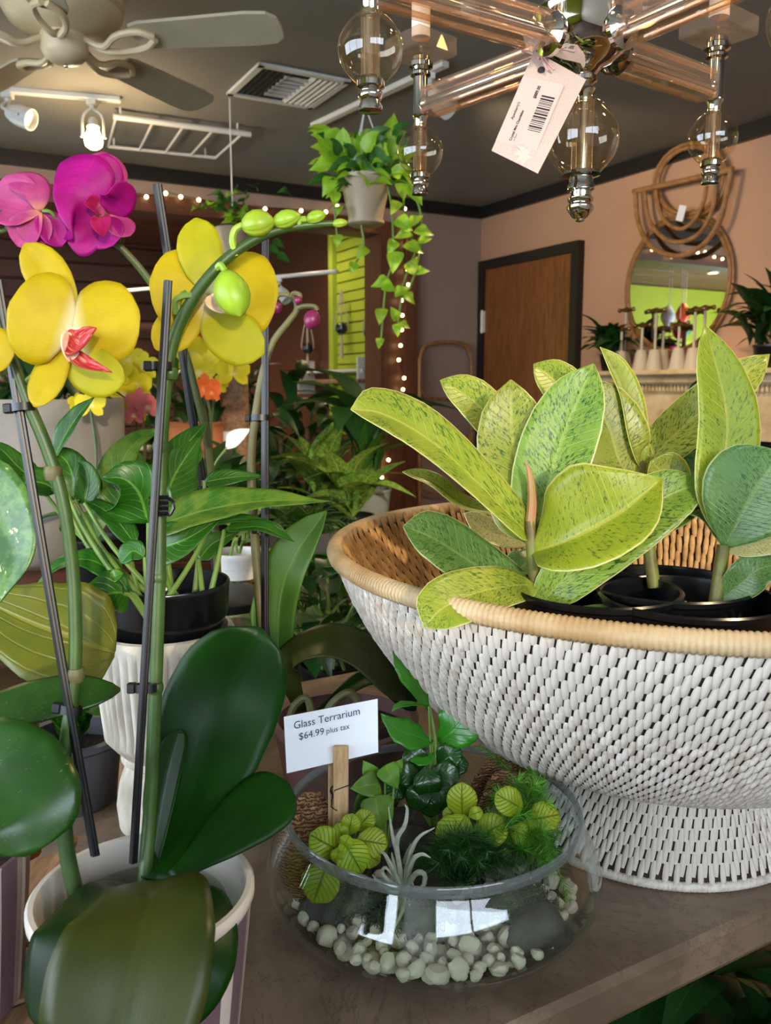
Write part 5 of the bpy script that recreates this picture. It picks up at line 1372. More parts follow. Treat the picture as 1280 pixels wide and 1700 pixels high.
track('track_light', 'white ceiling track light with a glowing bulb beside the fan', ta_, tb_, [(.86, (.05, -.2, -1), True), (.46, (.9, -.2, -.35), False)])
ta_, tb_ = at_z(520, 205, CEIL), at_z(740, 100, CEIL)
track('track_light', 'white ceiling track running above the hanging pothos', ta_, tb_, [(.9, (.75, .55, -.35), False)])
# ceiling diffuser with louvres
v0 = [at_z(403, 152, CEIL), at_z(438, 114, CEIL), at_z(562, 132, CEIL), at_z(505, 170, CEIL)]
vcx = sum(v0, V((0, 0, 0))) / 4; vd = thing('air_vent', 'square white louvred air vent in the ceiling', 'air vent', vcx)
def VX(s_, t_, z): return vcx + S * s_ + T * t_ + V((0, 0, z))
hw = .19
b = MB()
for s0, t0, s1, t1 in ((-hw, -hw, hw, -hw + .025), (-hw, hw - .025, hw, hw), (-hw, -hw, -hw + .025, hw), (hw - .025, -hw, hw, hw)): b.box((s0, t0, -.012), (s1, t1, 0), VX)
obj('frame', b, M['white_metal'], vd, smooth=False)
obj('duct', MB().box((-hw + .02, -hw + .02, -.003), (hw - .02, hw - .02, -.001), VX), M['iron'], vd, smooth=False)
for k in range(3):
    for j in range(5):
        y = -hw + .04 + j * .024 if k == 0 else (hw - .04 - j * .024 if k == 1 else 0)
        if k < 2: obj('slat', MB().add([VX(-hw + .03, y, -.014), VX(hw - .03, y, -.014), VX(hw - .03, y + (.014 if k == 0 else -.014), -.003), VX(-hw + .03, y + (.014 if k == 0 else -.014), -.003)], [(0, 1, 2, 3)]), M['white_metal'], vd, smooth=False)
for j in range(6):
    x = -.11 + j * .042
    obj('slat', MB().add([VX(x, -.06, -.012), VX(x, .06, -.012), VX(x + .014, .06, -.004), VX(x + .014, -.06, -.004)], [(0, 1, 2, 3)]), M['white_metal'], vd, smooth=False)
# hanging white pipe rack
rk = [at_z(188, 193, CEIL - .04), at_z(416, 223, CEIL - .04), at_z(358, 262, CEIL - .04), at_z(180, 243, CEIL - .04)]
rack = thing('ceiling_rack', 'white pipe ladder rack hung flat under the ceiling', 'rack', rk[0])
obj('rail', MB().tube([rk[0], rk[1]], .013, 10), M['white_metal'], rack); obj('rail', MB().tube([rk[3], rk[2]], .008, 10), M['white_metal'], rack)
for u in (0, .28, .52, .76, 1):
    obj('rung', MB().tube([rk[0].lerp(rk[1], u * .92 + .02), rk[3].lerp(rk[2], u)], .006, 8), M['white_metal'], rack)
for u in (.05, .9):
    q = rk[0].lerp(rk[1], u); obj('hanger', MB().tube([q, V((q.x, q.y, CEIL))], .005, 6), M['white_metal'], rack)
    q = rk[3].lerp(rk[2], u); obj('hanger', MB().tube([q, V((q.x, q.y, CEIL))], .005, 6), M['white_metal'], rack)
# rattan ladder shelf against the mauve wall
rs = thing('rattan_shelf', 'arched rattan ladder shelf leaning against the mauve wall', 'shelf', wallB(740, 900, .06) * 1)
ORG[rs.name] = V(rs.location)
def rt(name, px, r, off=.06, closed=False): return obj(name, MB().tube(cat([wallB(x, y, off) for x, y in px], 40), r, 8, closed), M['rattan'], rs)
rt('frame', [(697, 900), (697, 640), (699, 590), (712, 572), (740, 568), (768, 572), (781, 590), (783, 640), (783, 900)], .014)
for y in (658, 740, 815):
    rt('shelf_loop', [(700, y - 20), (706, y), (740, y + 5), (775, y), (780, y - 20)], .01)
# round rattan mirror
def WR(s_, t_, z): return W(s_, t_, z)
mc = (1.74, 1.77); mr = .325
mir = thing('round_mirror', 'round rattan-framed mirror hung above the mantel', 'mirror', WR(mc[0], .0, mc[1] - mr - .02))
M['mirror'] = NT('mirror_glass').set(col('#e8e8e8'), .01, 1)
b = MB(); n = 64
vs = [WR(mc[0], .022, mc[1])] + [WR(mc[0] + mr * cos(2 * pi * k / n), .022, mc[1] + mr * sin(2 * pi * k / n)) for k in range(n)]
obj('glass', b.add(vs, [(0, 1 + k, 1 + (k + 1) % n) for k in range(n)]), M['mirror'], mir, smooth=False)
for r_, q_ in ((mr + .004, .011), (mr + .022, .007)):
    obj('frame_ring', MB().tube([WR(mc[0] + r_ * cos(2 * pi * k / n), .022, mc[1] + r_ * sin(2 * pi * k / n)) for k in range(n)], q_, 8, True), M['rattan'], mir)
# rattan ring and nested arches hung over it
art = thing('rattan_wall_rack', 'bent rattan ring and nested arches hanging over the round mirror', 'wall decor', wallR(1140, 425, .05))
def ra(name, px, r, off): return obj(name, MB().tube(cat([wallR(x, y, off) for x, y in px], 44), r, 8), M['rattan'], art)
ring = [(1146 + 60 * cos(a), 300 - 62 * sin(a) - 8 * cos(a)) for a in [2 * pi * k / 24 for k in range(24)]]
for off, sc in ((.04, 1), (.048, .9)):
    obj('ring', MB().tube([wallR(1146 + (x - 1146) * sc, 300 + (y - 300) * sc, off) for x, y in ring], .011, 8, True), M['rattan'], art)
ra('bar', [(1052, 318), (1130, 301), (1217, 281)], .014, .075)
ra('arch', [(1055, 318), (1060, 370), (1082, 410), (1125, 425), (1165, 408), (1195, 365), (1214, 284)], .013, .075)
ra('arch', [(1070, 315), (1076, 360), (1098, 392), (1128, 402), (1160, 388), (1182, 350), (1190, 290)], .011, .075)
ra('arch', [(1088, 311), (1095, 350), (1110, 372), (1130, 380), (1150, 368), (1168, 335), (1174, 294)], .01, .07)
q = wallR(1131, 354, .09)
tag(obj('price_ticket', MB().box((-.022, 0, -.035), (.022, .002, .035), lambda x, y, z: q + S * (x + z * .3) + T * y + V((0, 0, z - x * .3))), M['card'], smooth=False), 'small white price ticket hung on the rattan wall rack', 'price tag')
# mantel
M['mantel'] = plain('antique_cream_paint', '#d8c39c', .5, c2='#b79d74', vscale=12)
ms0, ms1 = 1.36, 2.75
man = thing('fireplace_mantel', 'cream fireplace mantel with a dentil moulding under the round mirror', 'mantel', W((ms0 + ms1) / 2, .1, 0))
obj('shelf', MB().bbox((ms0, 0.001, 1.315), (ms1, .24, 1.34), .006, W), M['mantel'], man, smooth=False)
obj('moulding', MB().bbox((ms0 + .03, 0.001, 1.27), (ms1 - .03, .205, 1.315), .012, W), M['mantel'], man, smooth=False)
for k in range(56):
    s0 = ms0 + .05 + k * .0235
    obj('dentil', MB().box((s0, .15, 1.238), (s0 + .014, .18, 1.27), W), M['mantel'], man, smooth=False)
obj('frieze', MB().box((ms0 + .05, 0.001, 1.02), (ms1 - .05, .16, 1.27), W), M['mantel'], man, smooth=False)
for s0 in (ms0 + .05, ms1 - .25): obj('pilaster', MB().bbox((s0, 0.001, 0), (s0 + .2, .17, 1.02), .008, W), M['mantel'], man, smooth=False)
obj('firebox', MB().box((ms0 + .25, 0.001, 0), (ms1 - .25, .03, 1.02), W), M['black_trim'], man, smooth=False)
# turned finials in white cone holders on the mantel
M['brass'] = NT('aged_brass').set(col('#8c6f42'), .35, .9)
M['conew'] = plain('white_cone', '#b9ad98', .6)
fin_spots = [(1036, 612, 515, 'taller one by the peace lily'), (1030, 612, 547, 'shorter one by the peace lily'), (1064, 606, 540, 'below the mirror edge'), (1086, 606, 516, 'tallest in front of the mirror'), (1099, 605, 545, 'tucked behind its neighbours'), (1125, 606, 538, 'before the red reflection'), (1150, 606, 514, 'next to the dark plant'), (1166, 606, 512, 'closest to the dark leafy plant')]
for i, (px, py, ty, wh) in enumerate(fin_spots):
    off = (.12, .17, .17, .16, .1, .17, .15, .1)[i]
    bp0 = wallR(px, py, off); s_, t_, _ = st(bp0); c = W(s_, t_, 1.34)
    top = wallR(px, ty, off).z
    t = thing('finial_stick', 'brass-topped stick in a white cone on the mantel, ' + wh, 'ornament', c, 'brass-topped sticks in white cones')
    obj('cone', MB().lathe([(.044, 0), (.044, .008), (.026, .1), (.022, .104), (.001, .104)], c, 22), M['conew'], t)
    obj('stick', MB().lathe([(.007, .1), (.007, top - 1.35), (.012, top - 1.345)], c, 10), M['conew'], t)
    tp = c + V((0, 0, top - 1.34))
    obj('brass_top', MB().lathe([(.012, -.012), (.02, -.006), (.012, 0), (.018, .008), (.001, .016)], tp, 12).tube([tp - S * .05, tp + S * .05], .008, 8).ball(tp - S * .05, .012, 8, 6).ball(tp + S * .05, .012, 8, 6), M['brass'], t)
# ---------------------------------------------------------------- greenery further back
def pos(px, d, z):
    y = (d + (z - CAMZ) * sin(PITCH)) / cos(PITCH)
    return V(((px - CX) / F * d, y, z))
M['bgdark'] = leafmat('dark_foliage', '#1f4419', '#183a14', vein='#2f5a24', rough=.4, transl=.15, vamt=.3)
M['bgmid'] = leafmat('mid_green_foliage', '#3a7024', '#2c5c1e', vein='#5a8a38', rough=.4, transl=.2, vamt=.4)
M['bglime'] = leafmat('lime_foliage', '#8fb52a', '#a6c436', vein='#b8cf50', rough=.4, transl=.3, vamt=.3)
M['aglao'] = leafmat('pale_centred_leaf', '#2f6a22', '#8aa84a', vein='#a8bc60', rough=.38, transl=.2, vamt=.9, nv=7, mott=26)
M['syng'] = leafmat('arrowhead_leaf', '#5d8a42', '#9cad78', vein='#c2c9a0', rough=.45, transl=.2, vamt=.8, nv=6, mott=30)
M['whitefl'] = plain('white_spathe', '#ece6d8', .5)
LC = {}
def lmesh(shape, mat, arch=.3, w=.35, fold=.2):
    k = (shape, mat, arch, w, fold)
    if k not in LC:
        pts = [V((0, t, arch * .9 * t * (1 - t) * 2 - arch * t * t * .8)) for t in (0, .25, .5, .75, 1)]
        m_ = mesh_from('leaf', leaf_mb(pts, w, V((0, 0, 1)), shape, fold=fold, ns=8, nc=4), ang=0); m_.materials.append(M[mat]); LC[k] = m_
    return LC[k]
def lmat(base, az, el, L, roll=0):
    dr = V((cos(az) * cos(el), sin(az) * cos(el), sin(el)))
    x = dr.cross(V((0, 0, 1)))
    x = x.normalized() if x.length > .05 else V((cos(az + pi / 2), sin(az + pi / 2), 0))
    n = x.cross(dr).normalized()
    if roll: q = Matrix.Rotation(roll, 3, dr); x = q @ x; n = q @ n
    return Matrix(((x.x * L, dr.x * L, n.x * L, base.x), (x.y * L, dr.y * L, n.y * L, base.y), (x.z * L, dr.z * L, n.z * L, base.z), (0, 0, 0, 1)))
def bgpot(t, c, r, h, mat, ribs=0):
    pr = [(r * .8, 0), (r * .82, .004), (r, h - .01), (r * 1.03, h - .008), (r * 1.03, h), (r * .94, h), (r * .9, h - .03)]
    if ribs:
        vs = []; fs = []; N = ribs * 4
        for (q, z) in pr:
            for i in range(N):
                a = 2 * pi * i / N; rr = q * (1 - (.025 * (i % 4 in (0, 1)) if .01 < z < h - .012 else 0)); vs.append(V(c) + V((rr * cos(a), rr * sin(a), z)))
        for i in range(len(pr) - 1):
            for k in range(N): fs.append((i * N + k, i * N + (k + 1) % N, (i + 1) * N + (k + 1) % N, (i + 1) * N + k))
        obj('pot', MB().add(vs, fs), mat, t)
    else: obj('pot', MB().lathe(pr, c, 28, close_ends=False), mat, t)
    obj('soil', MB().lathe([(r * .91, h - .03), (.001, h - .022)], c, 20, close_ends=False), M['soil'], t)
def foliage(t, c, n, shape, mat, Lr, elr, w, arch, hr=(0, .05), spread=.02, seed=0, stem=None, petiole=0., fold=.2):
    rr = random.Random(seed)
    for i in range(n):
        az = 2.4 * i + rr.uniform(-.5, .5); el = radians(rr.uniform(*elr)); L = rr.uniform(*Lr)
        b_ = c + V((rr.gauss(0, spread), rr.gauss(0, spread), rr.uniform(*hr)))
        if petiole:
            dr = V((cos(az) * cos(el) * .7, sin(az) * cos(el) * .7, .35 + sin(el))).normalized(); e = b_ + dr * (petiole * rr.uniform(.6, 1.2))
            obj('petiole', MB().tube(cat([b_, b_.lerp(e, .5) + V((0, 0, .01)), e], 5), .0035, 5), M['stemgreen'] if stem is None else M[stem], t); b_ = e; el -= radians(25)
        if 0 < st(b_)[0] and st(b_)[1] < .11: b_ = b_ + T * (.11 - st(b_)[1])
        dv = V((cos(az) * cos(el), sin(az) * cos(el), 0)) * L
        if st(b_)[1] < .6 and st(b_)[0] > 0 and st(b_ + dv)[1] < .11:
            if dv.dot(T) < 0: dv = dv - 2 * T * dv.dot(T)
            dv = dv + T * .03; az = math.atan2(dv.y, dv.x)
        inst('leaf', lmesh(shape, mat, rr.choice(arch), w, fold), lmat(b_, az, el, L, rr.uniform(-.4, .4)), t)
def plant(name, label, px, d, z, pr, ph, pmat, fol, catg='plant', ribs=0, group=None, stems=()):
    c = pos(px, d, z); t = thing(name, label, catg, c, group)
    bgpot(t, c, pr, ph, M[pmat], ribs)
    for h, r in stems: obj('stem', MB().tube(cat([c + V((0, 0, ph - .03)), c + V((.01, .01, ph + h * .5)), c + V((0, .02, ph + h))], 8), [r, r * .6], 8), M['stembrown'], t)
    for f in fol: foliage(t, c + V((0, 0, ph - .02)), **f)
    return t
def bench(name, label, c0, c1, z, th=.03, mat='plank'):
    """plank-topped bench between two plan corners"""
    a = V((min(c0[0], c1[0]), min(c0[1], c1[1]), 0)); b_ = V((max(c0[0], c1[0]), max(c0[1], c1[1]), 0))
    t = thing(name, label, 'bench', ((a.x + b_.x) / 2, (a.y + b_.y) / 2, 0))
    n = 4; w_ = (b_.y - a.y) / n
    for i in range(n): obj('plank', MB().bbox((a.x, a.y + i * w_, z - th), (b_.x, a.y + (i + 1) * w_ - .006, z), .004), M[mat], t, smooth=False)
    for x in (a.x + .03, b_.x - .08):
        for y in (a.y + .03, b_.y - .08): obj('leg', MB().box((x, y, 0), (x + .05, y + .05, z - th)), M[mat], t, smooth=False)
    return t
bench('plant_bench', 'dark plank bench carrying the concrete planter and background orchids', (-1.65, 1.85), (-.41, 2.85), .82)
bench('plant_bench', 'dark plank bench carrying the palm bowl and grey ribbed pot', (-.4, 2.35), (.12, 3.75), .68)
bench('plant_bench', 'low dark plank bench under the arrowhead vines behind the marble table', (-.42, 1.52), (.0, 2.02), .64)
# concrete planter with dark leaves
c = pos(75, 2.15, .82); t = thing('concrete_planter', 'wide grey concrete planter with dark foliage behind the pothos', 'planter', c)
obj('bowl', MB().lathe(smoothprof([(.1, 0), (.15, .03), (.19, .12), (.205, .25), (.21, .4), (.205, .41)], 20) + [(.19, .41), (.185, .35)], c, 36, close_ends=False), M['concrete'], t)
obj('soil', MB().lathe([(.187, .37), (.001, .38)], c, 20, close_ends=False), M['soil'], t)
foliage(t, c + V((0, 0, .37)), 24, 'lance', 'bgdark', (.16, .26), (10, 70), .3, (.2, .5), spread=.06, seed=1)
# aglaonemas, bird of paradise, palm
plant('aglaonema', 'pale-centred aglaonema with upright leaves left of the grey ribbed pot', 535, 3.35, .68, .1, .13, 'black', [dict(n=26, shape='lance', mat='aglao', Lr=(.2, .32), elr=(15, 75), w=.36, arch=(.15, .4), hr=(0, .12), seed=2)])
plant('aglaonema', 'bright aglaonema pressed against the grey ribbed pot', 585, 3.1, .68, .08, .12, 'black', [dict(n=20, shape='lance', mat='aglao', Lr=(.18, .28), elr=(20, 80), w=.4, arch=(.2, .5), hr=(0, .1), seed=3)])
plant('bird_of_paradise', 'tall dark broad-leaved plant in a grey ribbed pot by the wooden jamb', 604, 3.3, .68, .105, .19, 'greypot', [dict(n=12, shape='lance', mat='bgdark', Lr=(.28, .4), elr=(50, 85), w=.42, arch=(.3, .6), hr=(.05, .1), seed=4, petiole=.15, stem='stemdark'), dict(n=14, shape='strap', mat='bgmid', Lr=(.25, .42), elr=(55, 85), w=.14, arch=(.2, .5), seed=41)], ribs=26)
def frond_mesh(mat, n=16, L=.35, droop=.5, key='palm', wid=.03):
    k = ('frond', mat, n, L, droop, wid)
    if k not in LC:
        mid = [V((0, t, .25 * t - droop * t * t)) for t in [i / n for i in range(n + 1)]]
        b = MB().tube(mid, [.008, .002], 5)
        for i in range(2, n + 1):
            p = mid[i]; l = L * (sin(pi * (i / n) ** .8) * .9 + .12)
            for s_ in (-1, 1):
                q = [p, p + V((s_ * l * .5, l * .28, .01)), p + V((s_ * l * .9, l * .6, -.06))]
                lb = leaf_mb(q, wid, V((0, 0, 1)), 'lance', fold=.2, ns=4, nc=2); b.merge(lb)
        m_ = mesh_from('frond', b, ang=0); m_.materials.append(M[mat]); LC[k] = m_
    return LC[k]
def fronds(t, c, nf, mat, Lr, elr, seed, **k):
    rr = random.Random(seed)
    for i in range(nf):
        inst('frond', frond_mesh(mat, **k), lmat(c, 2.4 * i + rr.uniform(-.4, .4), radians(rr.uniform(*elr)), rr.uniform(*Lr), rr.uniform(-.3, .3)), t)
c = pos(496, 2.6, .68); t = thing('palm_bowl', 'feathery parlour palm in a pale concrete bowl on the bench', 'palm', c)
obj('bowl', MB().lathe(smoothprof([(.06, 0), (.09, .02), (.12, .09), (.125, .15)], 14) + [(.115, .15), (.11, .12)], c, 32, close_ends=False), M['concrete'], t)
obj('soil', MB().lathe([(.112, .13), (.001, .14)], c, 20, close_ends=False), M['soil'], t)
fronds(t, c + V((0, 0, .13)), 22, 'bgmid', (.15, .23), (5, 60), 5, n=14, L=.3, droop=.5, wid=.035)
# arrowhead vines, low
for i, (px, d, z, lab, mt, nl) in enumerate(((500, 1.75, .64, 'variegated arrowhead vine behind the arching orchid leaf', 'syng', 26), (578, 1.8, .64, 'green arrowhead vine close to the basket side', 'bgmid', 24), (548, 1.66, .64, 'dark-leaved arrowhead vine below the variegated one', 'bgdark', 26), (468, 1.9, .64, 'pale arrowhead vine under the iron stand', 'syng', 22))):
    plant('arrowhead_vine', lab, px, d, z, .06, .09, 'black', [dict(n=nl, shape='heart', mat=mt, Lr=(.07, .12), elr=(0, 70), w=.62, arch=(.1, .4), seed=10 + i, petiole=.14)])
# iron stand with a white pot and glass jar
c = pos(395, 1.62, 0); t = thing('iron_stand', 'round black iron plant stand behind the pothos', 'stand', c)
obj('top_ring', MB().lathe([(.001, .885), (.085, .885), (.088, .89), (.088, .9), (.08, .902), (.001, .902)], c, 32), M['iron'], t)
for k in range(3):
    a = 2 * pi * k / 3 + .5; obj('leg', MB().tube(cat([c + V((.07 * cos(a), .07 * sin(a), .885)), c + V((.05 * cos(a), .05 * sin(a), .5)), c + V((.12 * cos(a), .12 * sin(a), .006))], 10), .006, 8), M['iron'], t)
c = pos(395, 1.62, .902); t = thing('white_pot', 'white bowl pot with pebbles and cuttings on the iron stand', 'pot', c)
bgpot(t, c, .048, .05, M['white']); foliage(t, c + V((0, 0, .04)), 12, 'heart', 'syng', (.04, .07), (20, 80), .6, (.1, .3), seed=20, petiole=.03)
# background orchids
M['byel'] = petalmat('far_yellow_petal', '#e3d22a', '#d0c822', '#f0e090', transl=.3); M['bpink'] = petalmat('far_pink_petal', '#b83a58', '#d88a7a', '#e8c0a0', transl=.3); M['bor'] = petalmat('far_orange_petal', '#d86a30', '#c85a28', '#e8a060', transl=.3)
def bloom_mesh(mat, key):
    if key not in LC:
        b = MB()
        for a, L, w_ in ((90, 1, .6), (20, 1, .9), (160, 1, .9), (-40, .95, .6), (-140, .95, .6)):
            a = radians(a); b.merge(leaf_mb([V((0, 0, 0)), V((cos(a) * .5 * L, -.08, sin(a) * .5 * L)), V((cos(a) * L, -.04, sin(a) * L))], w_, V((0, -1, .05)), 'petal', fold=.1, ns=6, nc=4))
        m_ = mesh_from('bloom', b, ang=0); m_.materials.append(mat); LC[key] = m_
    return LC[key]
def bgorchid(label, px, d, z, spikes, mat, key, size=.045):
    c = pos(px, d, z); t = thing('background_orchid', label, 'orchid', c); bgpot(t, c, .06, .11, M['black'])
    foliage(t, c + V((0, 0, .1)), 5, 'orchid', 'bgmid', (.14, .2), (10, 45), .35, (.3, .5), seed=int(px))
    for pts, blooms in spikes:
        q = [c + V((0, 0, .1))] + [P(x, y, d) for x, y in pts]
        obj('flower_stem', MB().tube(cat(q, 20), .004, 6), M['stemdark'], t)
        for (x, y, s_) in blooms:
            p = P(x, y, d - .03); yaw = random.uniform(-.6, .6)
            o = inst('bloom', bloom_mesh(mat, key), Matrix.Translation(p) @ Matrix.Rotation(yaw, 4, 'Z') @ Matrix.Rotation(random.uniform(-.4, .3), 4, 'X') @ Matrix.Diagonal((size * s_, size * s_, size * s_, 1)), t)
bgorchid('small yellow orchid in front of the concrete planter', 158, 1.9, .82, [([(160, 760), (152, 690), (150, 668)], [(150, 672, .8), (128, 668, .5)])], M['byel'], 'by')
bgorchid('yellow orchid cluster with red lips behind the nearer yellow flowers', 225, 2.3, .82, [([(228, 720), (222, 640), (215, 590)], [(212, 600, 1), (228, 640, 1), (205, 655, .9), (222, 680, .9), (240, 610, .8), (200, 620, .9)])], M['byel'], 'by', .055)
bgorchid('pink-lipped orchid low beside the yellow cluster', 240, 2.25, .82, [([(240, 750), (236, 690)], [(232, 668, .8), (245, 676, .7), (222, 690, .6)])], M['bpink'], 'bp', .05)
bgorchid('pale yellow orchid spray behind the black leaning stake', 340, 2.45, .82, [([(345, 720), (335, 640), (322, 585)], [(322, 590, 1.1), (330, 618, 1), (348, 600, .7), (312, 575, .9)]), ([(352, 690), (360, 640), (385, 615)], [(386, 618, 1), (372, 605, .7), (362, 640, .6)])], M['byel'], 'by', .055)
bgorchid('orange-lipped orchid near the wooden post', 355, 2.35, .82, [([(350, 700), (340, 650)], [(340, 645, .9), (352, 652, .6)])], M['bor'], 'bo', .05)
bgorchid('pink and white orchid far behind the yellow flowers', 180, 2.6, .82, [([(195, 680), (192, 590), (185, 520)], [(185, 585, .8), (175, 560, .7), (198, 572, .7), (190, 540, .6), (170, 545, .6)])], M['bpink'], 'bp', .05)
# peace lily with a white spathe
t = plant('peace_lily', 'peace lily with one white spathe behind the black stake', 366, 2.25, .82, .07, .1, 'black', [dict(n=24, shape='lance', mat='bgdark', Lr=(.16, .26), elr=(20, 75), w=.34, arch=(.3, .5), seed=30)])
pleaf(t, M['whitefl'], [(375, 745, 1.95), (392, 728, 1.94), (416, 712, 1.94)], 30, (-.2, .3, 1), 'lance', 'spathe', fold=.3)
pstem(t, M['stemgreen'], [(352, 780, 1.97), (362, 762, 1.96), (378, 742, 1.95)], .003, 'flower_stem', 6)
# wooden post, bottles etc. in the middle distance
bx_ = pos(405, 2.9, 0)
tag(obj('wooden_post', MB().bbox((bx_.x - .04, bx_.y - .04, 0), (bx_.x + .04, bx_.y + .04, 1.5), .006), M['boardwood']), 'pale wooden post rising among the background orchids', 'post')
c = pos(384, 2.55, .82); t = thing('blue_bottle', 'dark blue glass bottle between the background orchids', 'bottle', c)
obj('body', MB().lathe([(.001, 0), (.035, .002), (.037, .02), (.037, .2), (.03, .23), (.014, .25), (.013, .28)], c, 20), plain('blue_bottle_glass', '#274a66', .2), t); obj('cap', MB().lathe([(.016, .28), (.016, .31), (.001, .311)], c, 14), M['white_metal'], t)
c = pos(400, 3.0, .0); tagp = None
c = pos(330, 2.7, .82); t = thing('terracotta_urn', 'terracotta urn with orange blooms behind the second yellow flower', 'urn', c)
obj('body', MB().lathe(smoothprof([(.05, 0), (.08, .08), (.1, .2), (.085, .3), (.095, .33)], 18), c, 24), M['terracotta'], t)
for k in range(10): inst('bloom', bloom_mesh(M['bor'], 'bo'), Matrix.Translation(P(random.uniform(325, 385), random.uniform(545, 590), 2.7)) @ Matrix.Rotation(random.uniform(-1, 1), 4, 'Z') @ Matrix.Diagonal((.05, .05, .05, 1)), t)
foliage(t, c + V((0, 0, .3)), 14, 'lance', 'bgdark', (.12, .2), (20, 80), .3, (.2, .4), seed=33)
# dark shrubs filling the far room
SH = [(470, 4.6, 1.0, 'dark broadleaf shrub near the lime slatted wall', 'bgdark'), (515, 4.2, .9, 'dark bushy shrub at the foot of the lime slatted wall', 'bgdark'), (420, 5.0, 1.1, 'tall dark shrub behind the wooden post', 'bgdark'), (300, 5.2, 1.15, 'deep green shrub behind the terracotta urn', 'bgmid'),
      (210, 5.0, 1.1, 'deep green shrub left of the terracotta urn', 'bgdark'), (100, 4.6, 1.0, 'dark shrub behind the concrete planter', 'bgdark'), (10, 4.4, 1.05, 'dark shrub beside the planter and the nearest magenta bloom', 'bgmid'), (480, 4.35, .6, 'low dark shrub behind the parlour palm', 'bgdark'), (350, 3.6, .75, 'mid-height dark shrub behind the peace lily', 'bgdark'), (250, 3.5, .7, 'mid-height shrub behind the yellow orchid cluster', 'bgmid')]
for i, (px, d, h, lab, mt) in enumerate(SH):
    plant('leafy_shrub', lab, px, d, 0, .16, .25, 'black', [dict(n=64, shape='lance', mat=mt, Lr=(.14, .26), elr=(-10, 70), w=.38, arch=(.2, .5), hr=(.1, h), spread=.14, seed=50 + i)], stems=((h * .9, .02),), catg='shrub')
# plants by the mantel
plant('peace_lily', 'peace lily in a dark pot on the mantel beside the door', 962, 4.66, 1.34, .07, .09, 'black', [], catg='plant')
t = bpy.data.objects['peace_lily.001']; c = W(1.44, .14, 1.34)
t.location = c; ORG[t.name] = V(c)
foliage(t, c + V((0, 0, .08)), 40, 'lance', 'bgdark', (.14, .24), (5, 75), .3, (.3, .5), hr=(0, .06), spread=.03, seed=60)
c = W(2.42, .15, 1.34); t = thing('leafy_plant', 'dark leafy houseplant on the mantel at the mirror edge', 'plant', c); bgpot(t, c, .08, .1, M['black'])
foliage(t, c + V((0, 0, .08)), 60, 'lance', 'bgdark', (.14, .26), (0, 80), .3, (.2, .5), hr=(0, .16), spread=.06, seed=61)
c = pos(1118, 2.6, 0); t = thing('boston_fern', 'tall dark fern with upright fronds behind the rubber plants', 'fern', c)
bgpot(t, c, .14, .55, M['black'])
fronds(t, c + V((0, 0, .52)), 22, 'bgdark', (.45, .75), (35, 88), 62, n=18, L=.22, droop=.35, wid=.05)
c = pos(1065, 2.2, 0); t = thing('leafy_plant', 'dense dark plant rising behind the rubber plant pots', 'plant', c); bgpot(t, c, .14, .5, M['black'])
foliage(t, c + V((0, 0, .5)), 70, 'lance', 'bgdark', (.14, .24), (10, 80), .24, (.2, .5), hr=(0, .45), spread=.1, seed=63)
# dark plants below the table edge
for i, (px, d, z, lab) in enumerate(((1180, .62, .0, 'dark leafy plant on the floor beneath the marble table edge'), (1000, .58, .0, 'small dark plant on the floor beneath the table corner'))):
    c = ((.5, 1.0, 0), (.2, .98, 0))[i]; c = V(c); t = thing('floor_plant', lab, 'plant', c); bgpot(t, c, .1, .2, M['black'])
    foliage(t, c + V((0, 0, .18)), 60, 'lance', 'bgdark', (.12, .22), (0, 80), .4, (.2, .5), hr=(0, .3), spread=.09, seed=70 + i)
# ---------------------------------------------------------------- hanging pothos baskets
M['hangpot'] = plain('grey_taupe_plastic', '#a39278', .35)
M['neon'] = leafmat('neon_pothos_leaf', '#8fc02c', '#a4cc3a', vein='#c0dc60', nv=8, slant=3, rough=.35, transl=.4, vamt=.3)
hd = 2.7
hb = P(607, 372, hd)
H_ = thing('hanging_pothos', 'neon green pothos trailing from a grey hanging pot in front of the opening', 'plant', hb)
kp = hd / F
obj('pot', MB().lathe([(24 * kp, 0), (27 * kp, 2 * kp), (40 * kp, 62 * kp), (44 * kp, 70 * kp), (44 * kp, 74 * kp), (40 * kp, 74 * kp), (38 * kp, 66 * kp)], hb, 36, close_ends=False).lathe([(.001, 0), (24 * kp, 0)], hb, 36, close_ends=False), M['hangpot'], H_)
obj('saucer', MB().lathe([(26 * kp, -3 * kp), (31 * kp, 0), (31 * kp, 5 * kp), (28 * kp, 4 * kp)], hb, 36), M['hangpot'], H_)
obj('soil', MB().lathe([(38 * kp, 66 * kp), (.001, 68 * kp)], hb, 20, close_ends=False), M['soil'], H_)
hk = V((hb.x, hb.y, CEIL))
for k in range(3):
    a = 2 * pi * k / 3; obj('hanger', MB().tube([hb + V((42 * kp * cos(a), 42 * kp * sin(a), 72 * kp)), hb + V((0, 0, 185 * kp))], .0022, 5), M['white_metal'], H_)
obj('hook', MB().tube([hb + V((0, 0, 183 * kp)), hk], .003, 6).box((-.018, -.006, .355), (.018, .006, .395), lambda x, y, z: hb + V((x, y, z))), M['white_metal'], H_)
rr = random.Random(12)
